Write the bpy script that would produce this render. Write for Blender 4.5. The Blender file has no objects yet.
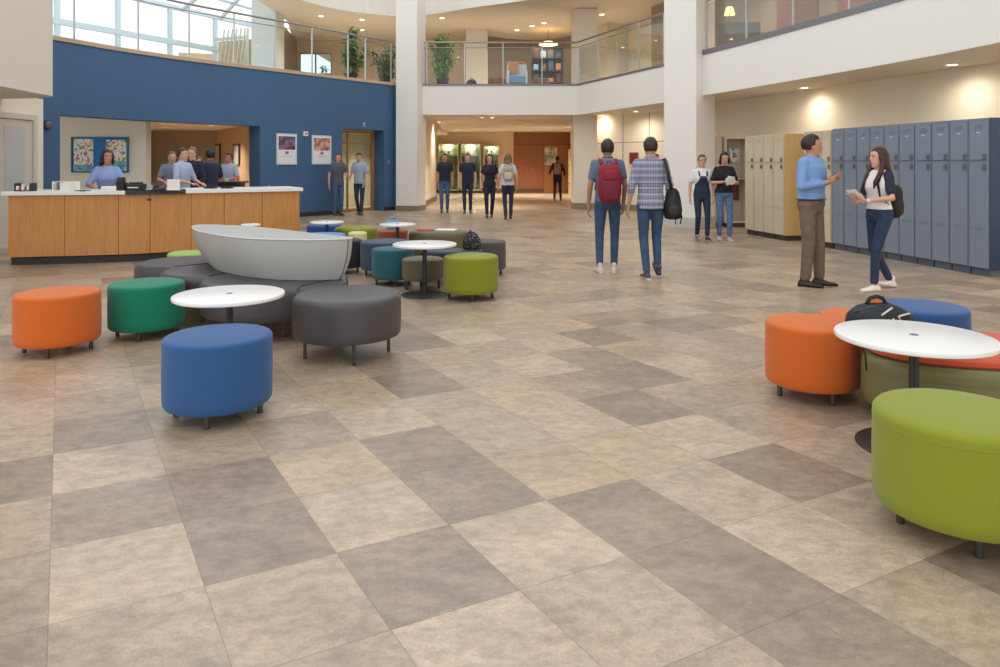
import bpy, bmesh, math, random
from mathutils import Vector, Matrix
random.seed(7)
PI = math.pi
SC = bpy.context.scene
COL = SC.collection
F, HZ, EYE = 722.0, 163.5, 1.5          # focal length in pixels, horizon row, eye height

# ------------------------------------------------------------------ helpers
def lin(c):
    return tuple(((v/255)/12.92 if v/255 <= .04045 else ((v/255+.055)/1.055)**2.4) for v in c)

MATS = {}
def mat(name, rgb, rough=.6, metal=0, emit=None, es=0, alpha=None, var=0, vscale=8, bump=0, bscale=200, spec=.5, rgb2=None, stretch=None, sheen=0):
    """principled material; var mixes towards rgb2 (or a darker tone) with noise"""
    if name in MATS: return MATS[name]
    m = bpy.data.materials.new(name); m.use_nodes = True; MATS[name] = m
    nt = m.node_tree; b = nt.nodes['Principled BSDF']
    c = lin(rgb)
    b.inputs['Base Color'].default_value = (*c, 1)
    b.inputs['Roughness'].default_value = rough
    b.inputs['Metallic'].default_value = metal
    b.inputs['Specular IOR Level'].default_value = spec
    if sheen: b.inputs['Sheen Weight'].default_value = sheen
    if emit:
        b.inputs['Emission Color'].default_value = (*lin(emit), 1); b.inputs['Emission Strength'].default_value = es
    if alpha is not None: b.inputs['Alpha'].default_value = alpha
    if var or bump:
        tc = nt.nodes.new('ShaderNodeTexCoord'); mp = nt.nodes.new('ShaderNodeMapping')
        nt.links.new(tc.outputs['Object'], mp.inputs[0])
        if stretch: mp.inputs['Scale'].default_value = stretch
    if var:
        n = nt.nodes.new('ShaderNodeTexNoise'); n.inputs['Scale'].default_value = vscale; n.inputs['Detail'].default_value = 6
        nt.links.new(mp.outputs[0], n.inputs['Vector'])
        mx = nt.nodes.new('ShaderNodeMix'); mx.data_type = 'RGBA'
        c2 = lin(rgb2) if rgb2 else tuple(v*(1-var) for v in c)
        mx.inputs[6].default_value = (*c, 1); mx.inputs[7].default_value = (*c2, 1)
        r = nt.nodes.new('ShaderNodeMapRange'); r.inputs[1].default_value = .35; r.inputs[2].default_value = .65
        nt.links.new(n.outputs['Fac'], r.inputs[0]); nt.links.new(r.outputs[0], mx.inputs[0])
        nt.links.new(mx.outputs[2], b.inputs['Base Color'])
    if bump:
        n2 = nt.nodes.new('ShaderNodeTexNoise'); n2.inputs['Scale'].default_value = bscale; n2.inputs['Detail'].default_value = 3
        nt.links.new(mp.outputs[0], n2.inputs['Vector'])
        bp = nt.nodes.new('ShaderNodeBump'); bp.inputs['Strength'].default_value = bump; bp.inputs['Distance'].default_value = .004
        nt.links.new(n2.outputs['Fac'], bp.inputs['Height']); nt.links.new(bp.outputs[0], b.inputs['Normal'])
    return m

def glass_mat(name, tint=(.97, .99, .985), refl=.10):
    if name in MATS: return MATS[name]
    m = bpy.data.materials.new(name); m.use_nodes = True; MATS[name] = m
    nt = m.node_tree; nt.nodes.clear()
    o = nt.nodes.new('ShaderNodeOutputMaterial'); mx = nt.nodes.new('ShaderNodeMixShader')
    t = nt.nodes.new('ShaderNodeBsdfTransparent'); g = nt.nodes.new('ShaderNodeBsdfGlossy'); fr = nt.nodes.new('ShaderNodeFresnel')
    fr.inputs['IOR'].default_value = 1.35
    ml = nt.nodes.new('ShaderNodeMath'); ml.operation = 'MULTIPLY_ADD'; ml.inputs[1].default_value = .42; ml.inputs[2].default_value = refl*.15
    t.inputs['Color'].default_value = (*tint, 1); g.inputs['Roughness'].default_value = .02
    nt.links.new(fr.outputs[0], ml.inputs[0]); nt.links.new(ml.outputs[0], mx.inputs[0])
    nt.links.new(t.outputs[0], mx.inputs[1]); nt.links.new(g.outputs[0], mx.inputs[2]); nt.links.new(mx.outputs[0], o.inputs[0])
    return m

def BM(): return bmesh.new()

def box(bm, x0, x1, y0, y1, z0, z1):
    return prism(bm, [(x0, y0), (x1, y0), (x1, y1), (x0, y1)], z0, z1)

def prism(bm, pts, z0, z1):
    a = sum(pts[i][0]*pts[(i+1) % len(pts)][1]-pts[(i+1) % len(pts)][0]*pts[i][1] for i in range(len(pts)))
    if a < 0: pts = pts[::-1]
    lo = [bm.verts.new((p[0], p[1], z0)) for p in pts]; hi = [bm.verts.new((p[0], p[1], z1)) for p in pts]
    n = len(pts)
    bm.faces.new(lo[::-1]); bm.faces.new(hi)
    for i in range(n): bm.faces.new((lo[i], lo[(i+1) % n], hi[(i+1) % n], hi[i]))

def strip(bm, line, off0, off1, z0, z1):
    """solid that follows a polyline in plan, between two offsets along its left normal"""
    n = len(line); L = []; R = []
    for i, p in enumerate(line):
        a = Vector(line[max(i-1, 0)]); b = Vector(line[min(i+1, n-1)])
        d = (b-a).normalized(); nm = Vector((-d.y, d.x)); q = Vector(p)
        L.append(q+nm*off0); R.append(q+nm*off1)
    vs = [[bm.verts.new((*L[i], z0)), bm.verts.new((*R[i], z0)), bm.verts.new((*R[i], z1)), bm.verts.new((*L[i], z1))] for i in range(n)]
    for i in range(n-1):
        for k in range(4):
            bm.faces.new((vs[i][k], vs[i][(k+1) % 4], vs[i+1][(k+1) % 4], vs[i+1][k]))
    bm.faces.new(vs[0][::-1]); bm.faces.new(vs[-1])

def lathe(bm, prof, n=48, cx=0, cy=0, sx=1, sy=1):
    rings = []
    for r, z in prof:
        if r < 1e-6: rings.append([bm.verts.new((cx, cy, z))])
        else: rings.append([bm.verts.new((cx+sx*r*math.cos(2*PI*k/n), cy+sy*r*math.sin(2*PI*k/n), z)) for k in range(n)])
    for a, b in zip(rings, rings[1:]):
        for k in range(n):
            k2 = (k+1) % n
            if len(a) == 1: bm.faces.new((a[0], b[k], b[k2])) if len(b) > 1 else None
            elif len(b) == 1: bm.faces.new((a[k], a[k2], b[0]))
            else: bm.faces.new((a[k], a[k2], b[k2], b[k]))

def tube(bm, pts, rad, n=8, flat=1.0, ref=None, caps=True):
    pts = [Vector(p) for p in pts]
    if not isinstance(rad, (list, tuple)): rad = [rad]*len(pts)
    rings = []; pu = None
    for i, p in enumerate(pts):
        t = (pts[min(i+1, len(pts)-1)]-pts[max(i-1, 0)]).normalized()
        if ref is not None: u = Vector(ref)-t*t.dot(Vector(ref)); u.normalize()
        elif pu is not None:
            u = pu-t*t.dot(pu); u.normalize()
        else:
            u = t.cross(Vector((0, 0, 1)));
            if u.length < .1: u = t.cross(Vector((0, 1, 0)))
            u.normalize()
        pu = u; v = t.cross(u)
        rings.append([bm.verts.new(p+u*(math.cos(2*PI*k/n)*rad[i])+v*(math.sin(2*PI*k/n)*rad[i]*flat)) for k in range(n)])
    for a, b in zip(rings, rings[1:]):
        for k in range(n): bm.faces.new((a[k], a[(k+1) % n], b[(k+1) % n], b[k]))
    if caps: bm.faces.new(rings[0][::-1]); bm.faces.new(rings[-1])

def ball(bm, c, r, u=12, v=8):
    if not isinstance(r, (list, tuple)): r = (r, r, r)
    bmesh.ops.create_uvsphere(bm, u_segments=u, v_segments=v, radius=1, matrix=Matrix.Translation(Vector(c)) @ Matrix.Diagonal((*r, 1)))

def link(name, me, m, parent=None, smooth=False, world=False, bevel=0, seg=2):
    o = bpy.data.objects.new(name, me); COL.objects.link(o)
    for mm in (m if isinstance(m, (list, tuple)) else [m]): me.materials.append(mm)
    if parent is not None:
        o.parent = parent
        if world:
            mw = Matrix.LocRotScale(parent.location, parent.rotation_euler, (1, 1, 1)); me.transform(mw.inverted())
    if smooth:
        me.polygons.foreach_set('use_smooth', [True]*len(me.polygons))
        if smooth != 'all':
            me.set_sharp_from_angle(angle=math.radians(38))
    if bevel:
        md = o.modifiers.new('bevel', 'BEVEL'); md.width = bevel; md.segments = seg; md.limit_method = 'ANGLE'; md.angle_limit = math.radians(40)
    return o

def obj(name, bm, m, parent=None, **k):
    bmesh.ops.recalc_face_normals(bm, faces=bm.faces[:])
    me = bpy.data.meshes.new(name); bm.to_mesh(me); bm.free()
    return link(name, me, m, parent, **k)

def tag(o, label, cat, group=None):
    o['label'] = label; o['category'] = cat
    if group: o['group'] = group
    return o

def thing(name, label, cat, loc=(0, 0, 0), rotz=0, group=None):
    o = bpy.data.objects.new(name, None); COL.objects.link(o); o.empty_display_size = .1
    o.location = loc; o.rotation_euler = (0, 0, rotz)
    return tag(o, label, cat, group)

def struct(name, bm, m, **k):
    o = obj(name, bm, m, **k); o['kind'] = 'structure'; return o

def dup(root, loc, rotz, label, group=None):
    r = root.copy(); COL.objects.link(r); r.location = loc; r.rotation_euler = (0, 0, rotz); r['label'] = label
    if group: r['group'] = group
    for ch in list(root.children):
        c = ch.copy(); COL.objects.link(c); c.parent = r
        for g in list(ch.children):
            d = g.copy(); COL.objects.link(d); d.parent = c
    return r

def spline(P, n=8):
    P = [Vector(p) for p in P]; out = []
    for i in range(len(P)-1):
        p0 = P[max(i-1, 0)]; p1 = P[i]; p2 = P[i+1]; p3 = P[min(i+2, len(P)-1)]
        for k in range(n):
            t = k/n
            out.append(.5*((2*p1)+(-p0+p2)*t+(2*p0-5*p1+4*p2-p3)*t*t+(-p0+3*p1-3*p2+p3)*t**3))
    out.append(P[-1]); return out

def cut(line, px0, px1):
    """part of a plan polyline lying between two bearings (bearings given as image columns)"""
    k0, k1 = (px0-500)/F, (px1-500)/F; out = []
    for a, b in zip(line, line[1:]):
        a, b = Vector(a), Vector(b)
        def at(k):
            # a + t(b-a) on ray x = k y
            d = b-a; den = d.x-k*d.y
            return None if abs(den) < 1e-9 else (k*a.y-a.x)/den
        ka, kb = a.x/a.y, b.x/b.y
        if k0 <= ka <= k1: out.append(a)
        ts = sorted(t for t in (at(k0), at(k1)) if t is not None and 0 < t < 1)
        out += [a+(b-a)*t for t in ts]
    kb = line[-1][0]/line[-1][1]
    if k0 <= kb <= k1: out.append(Vector(line[-1]))
    res = []
    for p in out:
        if not res or (p-res[-1]).length > 1e-4: res.append(p)
    return res

# ------------------------------------------------------------------ materials
WHITE = mat('paint_white', (240, 236, 230), .7, bump=.05, bscale=300)
CREAM = mat('paint_cream', (246, 234, 214), .75, bump=.05, bscale=300)
TAUPE = mat('paint_taupe', (158, 140, 120), .75, var=.12, vscale=2)
BLUEP = mat('paint_blue', (66, 103, 141), .55, var=.06, vscale=.7, bump=.05)
CEIL = mat('ceiling_paint', (226, 216, 200), .85)
BASEM = mat('base_stone', (140, 126, 110), .6)
DARKB = mat('base_dark', (52, 50, 50), .5)
TRIMW = mat('trim_wood', (196, 172, 146), .55)
STEEL = mat('brushed_steel', (156, 154, 152), .34, .9)
GREYM = mat('grey_metal', (128, 127, 130), .45, .5)
PEWTER = mat('pewter_leg', (84, 80, 76), .4, .7)
BLACKM = mat('black_metal', (58, 56, 56), .4, .3)
LAM = mat('white_laminate', (238, 236, 232), .28)
GLASS = glass_mat('clear_glass')
GLASSG = glass_mat('case_glass', (.86, .93, .9), .2)
BROWNW = mat('brown_wall', (150, 92, 56), .5, var=.18, vscale=5, stretch=(6, 6, .6))
MAROON = mat('maroon_panel', (136, 78, 66), .5, var=.15, vscale=4, stretch=(6, 6, .5))
TANW = mat('tan_panel', (208, 178, 142), .6, var=.1, vscale=4, stretch=(5, 5, .5))
DARKIN = mat('dark_brown', (78, 58, 46), .6)
BLACKP = mat('black_plastic', (28, 28, 30), .4)
PAPER = mat('paper_white', (240, 238, 232), .7)
FRAMEW = mat('door_frame_white', (218, 210, 198), .5)

def oak():
    m = mat('oak_panel', (186, 124, 70), .42); nt = m.node_tree; b = nt.nodes['Principled BSDF']
    tc = nt.nodes.new('ShaderNodeTexCoord'); mp = nt.nodes.new('ShaderNodeMapping'); mp.inputs['Scale'].default_value = (14, 14, .9)
    n = nt.nodes.new('ShaderNodeTexNoise'); n.inputs['Scale'].default_value = 3; n.inputs['Detail'].default_value = 8; n.inputs['Distortion'].default_value = .4
    cr = nt.nodes.new('ShaderNodeValToRGB'); cr.color_ramp.elements[0].position = .3; cr.color_ramp.elements[1].position = .72
    cr.color_ramp.elements[0].color = (*lin((188, 126, 66)), 1); cr.color_ramp.elements[1].color = (*lin((208, 148, 84)), 1)
    nt.links.new(tc.outputs['Object'], mp.inputs[0]); nt.links.new(mp.outputs[0], n.inputs['Vector'])
    nt.links.new(n.outputs['Fac'], cr.inputs[0]); nt.links.new(cr.outputs[0], b.inputs['Base Color'])
    return m
OAK = oak()

# ------------------------------------------------------------------ camera, world, colour management
cam = bpy.data.cameras.new('camera'); co = bpy.data.objects.new('camera', cam); COL.objects.link(co)
co.location = (0, 0, EYE); co.rotation_euler = (PI/2, 0, 0)
cam.sensor_width = 36; cam.lens = F/1000*36; cam.shift_y = -(333.5-HZ)/1000; cam.clip_end = 200
SC.camera = co
SC.view_settings.view_transform = 'Standard'; SC.view_settings.look = 'None'; SC.view_settings.gamma = 1
SC.view_settings.use_curve_mapping = False; SC.view_settings.exposure = .6
SC.cycles.use_denoising = True
SC.cycles.max_bounces = 8; SC.cycles.diffuse_bounces = 4; SC.cycles.transparent_max_bounces = 16
SC.cycles.sample_clamp_indirect = 6; SC.cycles.caustics_reflective = False; SC.cycles.caustics_refractive = False
w = bpy.data.worlds.new('daylight'); SC.world = w; w.use_nodes = True
wn = w.node_tree; bg = wn.nodes['Background']
tc = wn.nodes.new('ShaderNodeTexCoord'); nz = wn.nodes.new('ShaderNodeTexNoise'); nz.inputs['Scale'].default_value = 2.5; nz.inputs['Detail'].default_value = 5
cr = wn.nodes.new('ShaderNodeValToRGB'); cr.color_ramp.elements[0].position = .38; cr.color_ramp.elements[1].position = .6
cr.color_ramp.elements[0].color = (.80, .90, 1.0, 1); cr.color_ramp.elements[1].color = (1.0, .985, .96, 1)
wn.links.new(tc.outputs['Generated'], nz.inputs['Vector']); wn.links.new(nz.outputs['Fac'], cr.inputs[0]); wn.links.new(cr.outputs[0], bg.inputs[0])
bg.inputs[1].default_value = 1.0

# ------------------------------------------------------------------ floor: stone-look tiles, one mesh with a tone per tile
def floor():
    O = Vector((-1.468, 2.345)); A = Vector((.419, .218)); B = Vector((-.279, .46))
    T = {'L': (181, 161, 140), 'W': (178, 156, 130), 'M': (168, 149, 129), 'D': (145, 128, 112), 'E': (157, 139, 121)}
    rows = {-3: (3, 'MDMDL'), -2: (-1, 'DDMLMDLM'), -1: (-2, 'EDMMDLDLDM'), 0: (-2, 'MELDLDWWLMED'), 1: (-2, 'LMEDWDMLDMWL'), 2: (-2, 'MDLMELMWEDLM'),
            3: (-2, 'LMDMLWDMLEWM'), 4: (-2, 'MLMWMLEWMLDM'), 5: (-2, 'LMLMWLMDLMWE')}
    near = {}
    for j, (i0, s) in rows.items():
        for k, ch in enumerate(s): near[(i0+k, j)] = ch
    bm = BM(); uv = bm.loops.layers.uv.new('tile'); tl = bm.faces.layers.float_color.new('tone')
    rnd = random.Random(4)
    vs = {}
    def V(i, j):
        if (i, j) not in vs:
            p = O+A*i+B*j; vs[(i, j)] = bm.verts.new((p.x, p.y, 0))
        return vs[(i, j)]
    for j in range(-26, 66):
        for i in range(-34, 66):
            c = O+A*(i+.5)+B*(j+.5)
            if not (-14 < c.x < 11.5 and -2.5 < c.y < 38.5): continue
            ch = near.get((i, j)) or rnd.choice('LLWMMMED')
            f = bm.faces.new((V(i, j), V(i+1, j), V(i+1, j+1), V(i, j+1)))
            k = 1+rnd.uniform(-.04, .04)
            f[tl] = (*[v*k for v in lin(T[ch])], 1)
            for lp, q in zip(f.loops, ((0, 0), (1, 0), (1, 1), (0, 1))): lp[uv].uv = q
    m = mat('floor_tile', (170, 155, 135), .42); nt = m.node_tree; b = nt.nodes['Principled BSDF']
    at = nt.nodes.new('ShaderNodeAttribute'); at.attribute_name = 'tone'
    tc = nt.nodes.new('ShaderNodeTexCoord'); N = nt.nodes.new; K = nt.links.new
    o1 = N('ShaderNodeVectorMath'); o1.operation = 'SCALE'; o1.inputs['Scale'].default_value = 217.0; K(at.outputs['Color'], o1.inputs[0])
    o2 = N('ShaderNodeVectorMath'); o2.operation = 'ADD'; K(tc.outputs['Object'], o2.inputs[0]); K(o1.outputs[0], o2.inputs[1]); offs = o2.outputs[0]
    def noise(scale, det, dist, st, lo, hi, q0=.3, q1=.7):
        mp = N('ShaderNodeMapping'); mp.inputs['Rotation'].default_value = (0, 0, -.48); mp.inputs['Scale'].default_value = st
        n = N('ShaderNodeTexNoise'); n.inputs['Scale'].default_value = scale; n.inputs['Detail'].default_value = det; n.inputs['Distortion'].default_value = dist
        n.inputs['Roughness'].default_value = .65
        K(offs, mp.inputs[0]); K(mp.outputs[0], n.inputs['Vector'])
        r = N('ShaderNodeMapRange'); r.inputs[1].default_value = q0; r.inputs[2].default_value = q1; r.inputs[3].default_value = lo; r.inputs[4].default_value = hi
        K(n.outputs['Fac'], r.inputs[0]); return r.outputs[0]
    a1 = noise(2.4, 5, .3, (.8, 1.3, 1), .78, 1.18); a2 = noise(17, 10, .3, (.8, 1.25, 1), .82, 1.14, .38, .62); a3 = noise(120, 4, 0, (1, 1, 1), .82, 1.16)
    def mul(x, y):
        q = N('ShaderNodeMath'); q.operation = 'MULTIPLY'; K(x, q.inputs[0])
        if isinstance(y, float): q.inputs[1].default_value = y
        else: K(y, q.inputs[1])
        return q.outputs[0]
    val = mul(mul(a1, a2), a3)
    # joints
    um = N('ShaderNodeUVMap'); um.uv_map = 'tile'; sp = N('ShaderNodeSeparateXYZ'); K(um.outputs[0], sp.inputs[0])
    def edge(s):
        q = N('ShaderNodeMath'); q.operation = 'SUBTRACT'; q.inputs[1].default_value = .5; K(s, q.inputs[0])
        q2 = N('ShaderNodeMath'); q2.operation = 'ABSOLUTE'; K(q.outputs[0], q2.inputs[0]); return q2.outputs[0]
    mxm = N('ShaderNodeMath'); mxm.operation = 'MAXIMUM'; K(edge(sp.outputs[0]), mxm.inputs[0]); K(edge(sp.outputs[1]), mxm.inputs[1])
    gt = N('ShaderNodeMapRange'); gt.inputs[1].default_value = .495; gt.inputs[2].default_value = .4975; gt.inputs[3].default_value = 1; gt.inputs[4].default_value = .62
    K(mxm.outputs[0], gt.inputs[0])
    val = mul(val, gt.outputs[0])
    vm = N('ShaderNodeVectorMath'); vm.operation = 'SCALE'; K(at.outputs['Color'], vm.inputs[0]); K(val, vm.inputs['Scale'])
    # faint warm staining
    st = noise(2.2, 6, .4, (1, 1, 1), 0, .8)
    mx = N('ShaderNodeMix'); mx.data_type = 'RGBA'; mx.blend_type = 'MULTIPLY'; mx.inputs[7].default_value = (1.02, .965, .90, 1)
    K(st, mx.inputs[0]); K(vm.outputs[0], mx.inputs[6]); K(mx.outputs[2], b.inputs['Base Color'])
    rr = noise(9, 5, .3, (1, 1, 1), .30, .42); K(rr, b.inputs['Roughness'])
    bp = N('ShaderNodeBump'); bp.inputs['Strength'].default_value = .03; bp.inputs['Distance'].default_value = .002; K(val, bp.inputs['Height']); K(bp.outputs[0], b.inputs['Normal'])
    b.inputs['Specular IOR Level'].default_value = .85
    me = bpy.data.meshes.new('floor'); bm.normal_update(); bm.to_mesh(me); bm.free()
    o = link('floor', me, m); o['kind'] = 'structure'
floor()

# ------------------------------------------------------------------ the building
BW = spline([(-9.75, 13.2), (-9.04, 14.6), (-8.4, 16.2), (-7.43, 17.9), (-5.6, 20.3), (-3.32, 23.3)], 8)      # face of the blue wall in plan
bm = BM()
for p0, p1, z0 in ((-200, 60, 0), (60, 260, 2.5), (260, 342, 0), (342, 384, 2.54), (384, 399, 0)):
    seg = cut(BW, p0, p1)
    strip(bm, seg, 0, .5, z0, 4.0)
struct('wall_left', bm, BLUEP)
bm = BM()
strip(bm, cut(BW, 260, 342), -.015, 0, 0, .12); strip(bm, cut(BW, 384, 399), -.015, 0, 0, .12)
struct('baseboard_left', bm, DARKB)
bm = BM(); strip(bm, BW, -.03, .3, 4.0, 4.09); struct('trim_1', bm, TRIMW)

# left near wall and the rounded bulkhead above it
bm = BM(); prism(bm, [(-9.2, 4), (-8.87, 4), (-8.87, 14.02), (-9.2, 14.02)], 0, 2.75); struct('wall_left_near', bm, CREAM)
bm = BM(); prism(bm, [(-8.87, 4), (-8.85, 4), (-8.85, 14.02), (-8.87, 14.02)], 0, .12); struct('baseboard_left_near', bm, DARKB)
bulk = [(-6.9, 6)]+[tuple(p) for p in spline([(-7.2, 9), (-7.4, 10.6), (-7.56, 11.7), (-7.68, 12.4), (-8.3, 12.75), (-9.0, 12.9)], 6)]+[(-12, 13.0), (-12, 6)]
bm = BM(); prism(bm, bulk, 2.65, 9); struct('ceiling_bulkhead', bm, mat('bulkhead_paint', (224, 214, 202), .75, bump=.05), smooth=True)
# door in that wall
def near_door():
    d = thing('door_1', '', '', (-8.85, 13.1, 0)); del d['label']; del d['category']; d['kind'] = 'structure'
    bm = BM()
    for y0, y1, z0, z1 in ((12.55, 12.66, 0, 2.42), (13.64, 13.75, 0, 2.42), (12.66, 13.64, 2.31, 2.42)): box(bm, -8.87, -8.8, y0, y1, z0, z1)
    obj('door_frame', bm, FRAMEW, d, world=True, bevel=.008)
    bm = BM(); box(bm, -8.87, -8.83, 12.67, 13.63, 0, 2.3)
    q = obj('door_leaf', bm, mat('door_cream', (214, 204, 190), .5), d, world=True)
    bm = BM(); box(bm, -8.835, -8.822, 12.85, 13.4, .95, 2.18); obj('door_glass', bm, mat('frosted', (196, 198, 194), .2), q, world=False); q.children[0].data.transform(Matrix.Translation((8.85, -13.1, 0)))
    bm = BM(); tube(bm, [(-8.83, 13.5, 1.05), (-8.78, 13.5, 1.05), (-8.78, 13.38, 1.05)], .012); obj('door_handle', bm, STEEL, d, world=True, smooth=True)
near_door()

# square white columns
def column(name, pts, z1, plinth_h, m, pm):
    bm = BM(); prism(bm, pts, 0, z1); o = struct(name, bm, m, bevel=.01)
    c = sum((Vector(p) for p in pts), Vector((0, 0)))/len(pts)
    q = [tuple(c+(Vector(p)-c)*1.035) for p in pts]
    bm = BM(); prism(bm, q, 0, plinth_h); b = struct('baseboard_'+name, bm, pm, bevel=.006)
    return o
column('pillar_left', [(-3.32, 23.0), (-2.62, 22.8), (-2.42, 23.55), (-3.12, 23.75)], 9, .16, WHITE, BASEM)
N_ = Vector((4.47, 16.45)); s_ = .85
column('pillar_right', [tuple(N_), (4.47+.6066, 16.45+.596), (4.47, 17.65), (4.47-.6, 16.45+.6)], 9, .26, WHITE, mat('plinth_light', (200, 196, 190), .6))
column('pillar_middle', [(2.42, 23.75), (3.2, 23.75), (3.2, 24.5), (2.42, 24.5)], 6.6, .2, mat('pillar_cream', (228, 218, 202), .7), BASEM)

# upper floor slab, its white fascia and cream soffit
FC = [(-2.62, 23.3), (2.52, 23.3), (4.32, 18.4)]
FR = [tuple(p) for p in spline([(4.7, 16.7), (5.2, 15.0), (5.62, 13.4), (6.22, 11.04), (6.5, 9.33), (6.85, 6), (7.0, 2), (7.0, -1)], 4)]
bm = BM(); prism(bm, FC+FR+[(14, -1), (14, 45), (-2.62, 45)], 3.1, 3.98)
struct('ceiling_lower', bm, CEIL)
bm = BM(); strip(bm, FC, -.03, .0, 3.07, 4.0); strip(bm, FR, -.03, 0, 3.07, 4.0)
struct('trim_fascia', bm, WHITE)
bm = BM(); strip(bm, FC, -.045, .12, 4.0, 4.07); strip(bm, FR, -.05, .12, 4.0, 4.11)
struct('trim_2', bm, GREYM)
bm = BM(); prism(bm, [tuple(p+Vector((-.42, .27))) for p in BW]+[(-2.62, 24.2), (-2.62, 45), (-28, 45), (-28, 13.0)], 2.95, 3.98)
struct('floor_upper', bm, CEIL)

# lower hall: back wall, side walls, right wall
bm = BM(); strip(bm, [(-3.3, 37.0), (3.9, 37.0)], 0, .2, 0, 3.1); struct('wall_back', bm, mat('hall_cream', (222, 200, 168), .75))
bm = BM(); strip(bm, [(-2.9, 23.9), (-2.6, 25.5), (-2.6, 29.5), (-3.3, 29.6), (-3.3, 37.1)], 0, .25, 0, 3.1); struct('wall_hall_left', bm, CREAM)
RW = [(3.6, 37.1), (3.3, 30), (3.25, 24.4), (5.0, 22.0), (5.75, 19.05), (7.9, 11.36), (9.6, 5), (10.8, -1)]
bm = BM(); strip(bm, RW, 0, .25, 0, 3.1); struct('wall_right', bm, CREAM)
bm = BM(); strip(bm, [(.7, 36.9), (3.6, 36.9)], 0, .09, 0, 3.05); struct('wall_brown', bm, BROWNW)
bm = BM(); strip(bm, [(-3.3, 36.98), (.7, 36.98)], -.02, 0, 0, .22); strip(bm, [(.7, 36.88), (3.6, 36.88)], -.02, 0, 0, .2)
struct('baseboard_back', bm, mat('base_brown', (92, 72, 56), .6))
bm = BM(); strip(bm, [(-2.9, 23.9), (-2.6, 25.5), (-2.6, 29.5)], -.02, 0, 0, .2); struct('baseboard_hall', bm, BASEM)
bm = BM(); strip(bm, RW[2:], -.02, 0, 0, .18); struct('baseboard_right', bm, BASEM)
# reveal lines in the cream wall by the right column
bm = BM()
a, b_ = Vector((3.25, 24.4)), Vector((5.0, 22.0))
strip(bm, [a, b_], -.006, 0, 2.17, 2.19)
for t in (.42, .8):
    p = a+(b_-a)*t; d = (b_-a).normalized()*.012
    strip(bm, [p-d, p+d], -.006, 0, .18, 3.07)
struct('trim_3', bm, BASEM)

# kitchen behind the blue wall
bm = BM(); strip(bm, [(-14, 17.55), (-8.6, 17.55)], 0, .25, 0, 2.95); struct('wall_kitchen_front', bm, mat('kitchen_cream', (232, 222, 204), .75))
bm = BM(); strip(bm, [(-12.6, 17.8), (-12.6, 24.6)], -.1, 0, 0, 2.95); strip(bm, [(-12.7, 24.6), (-9.6, 24.6)], 0, .2, 0, 2.95)
struct('wall_kitchen_back', bm, mat('kitchen_taupe', (176, 160, 144), .75))
bm = BM(); strip(bm, [(-9.72, 24.7), (-6.75, 20.1)], 0, .1, 0, 2.95); struct('wall_kitchen_right', bm, TANW)
bm = BM(); prism(bm, [tuple(p+Vector((-.415, .27))) for p in cut(BW, -100, 262)]+[(-6.6, 20.3), (-9.6, 24.8), (-14, 24.8), (-14, 14)], 2.62, 2.94); struct('ceiling_kitchen', bm, CEIL)

# niche with glazed door at the right end of the blue wall
sg = cut(BW, 342, 384); p0 = sg[0]; p1 = sg[-1]; dr = (p1-p0).normalized(); nr = Vector((-dr.y, dr.x))
bm = BM(); strip(bm, [p0+nr*3.0-dr*1.2, p1+nr*3.0+dr*.3], 0, .1, 0, 2.94); struct('wall_niche_back', bm, mat('niche_cream', (222, 220, 196), .7, var=.6, vscale=1.8, rgb2=(96, 128, 84)))
bm = BM(); strip(bm, [p0+nr*.5, p0+nr*3.1-dr*1.2], 0, .1, 0, 2.94); strip(bm, [p1+nr*3.1+dr*.3, p1+nr*.5], 0, .1, 0, 2.94); struct('wall_niche_side', bm, mat('niche_side', (214, 200, 172), .7))
bm = BM(); prism(bm, [p0+nr*.4-dr*.3, p1+nr*.4+dr*.3, p1+nr*3.2+dr*.4, p0+nr*3.2-dr*1.4], 2.6, 2.94); struct('ceiling_niche', bm, CEIL)
dd = bpy.data.objects.new('door_2', None); COL.objects.link(dd); dd['kind'] = 'structure'; dd.location = (*(p0+nr*.45), 0)
L_ = (p1-p0).length
bm = BM()
for a0, a1, z0, z1 in ((0, .03, 0, 2.5), (L_*.35, L_*.35+.035, 0, 2.5), (L_-.12, L_-.001, 0, 2.5), (.03, L_-.12, 2.46, 2.5), (.03, L_-.12, 0, .1), (.03, L_-.12, 2.1, 2.13)):
    strip(bm, [p0+nr*.44+dr*a0, p0+nr*.44+dr*a1], 0, .06, z0, z1)
obj('door_frame', bm, mat('frame_wood', (170, 124, 88), .5), dd, world=True)
bm = BM(); strip(bm, [p0+nr*.46+dr*.05, p0+nr*.46+dr*(L_-.1)], 0, .015, .16, 2.43)
obj('door_glass', bm, GLASSG, dd, world=True)
bm = BM(); pc = p0+nr*.4+dr*(L_*.35-.05); tube(bm, [(*pc, .9), (*pc, 1.25)], .015); obj('door_handle', bm, STEEL, dd, world=True, smooth=True)

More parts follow.
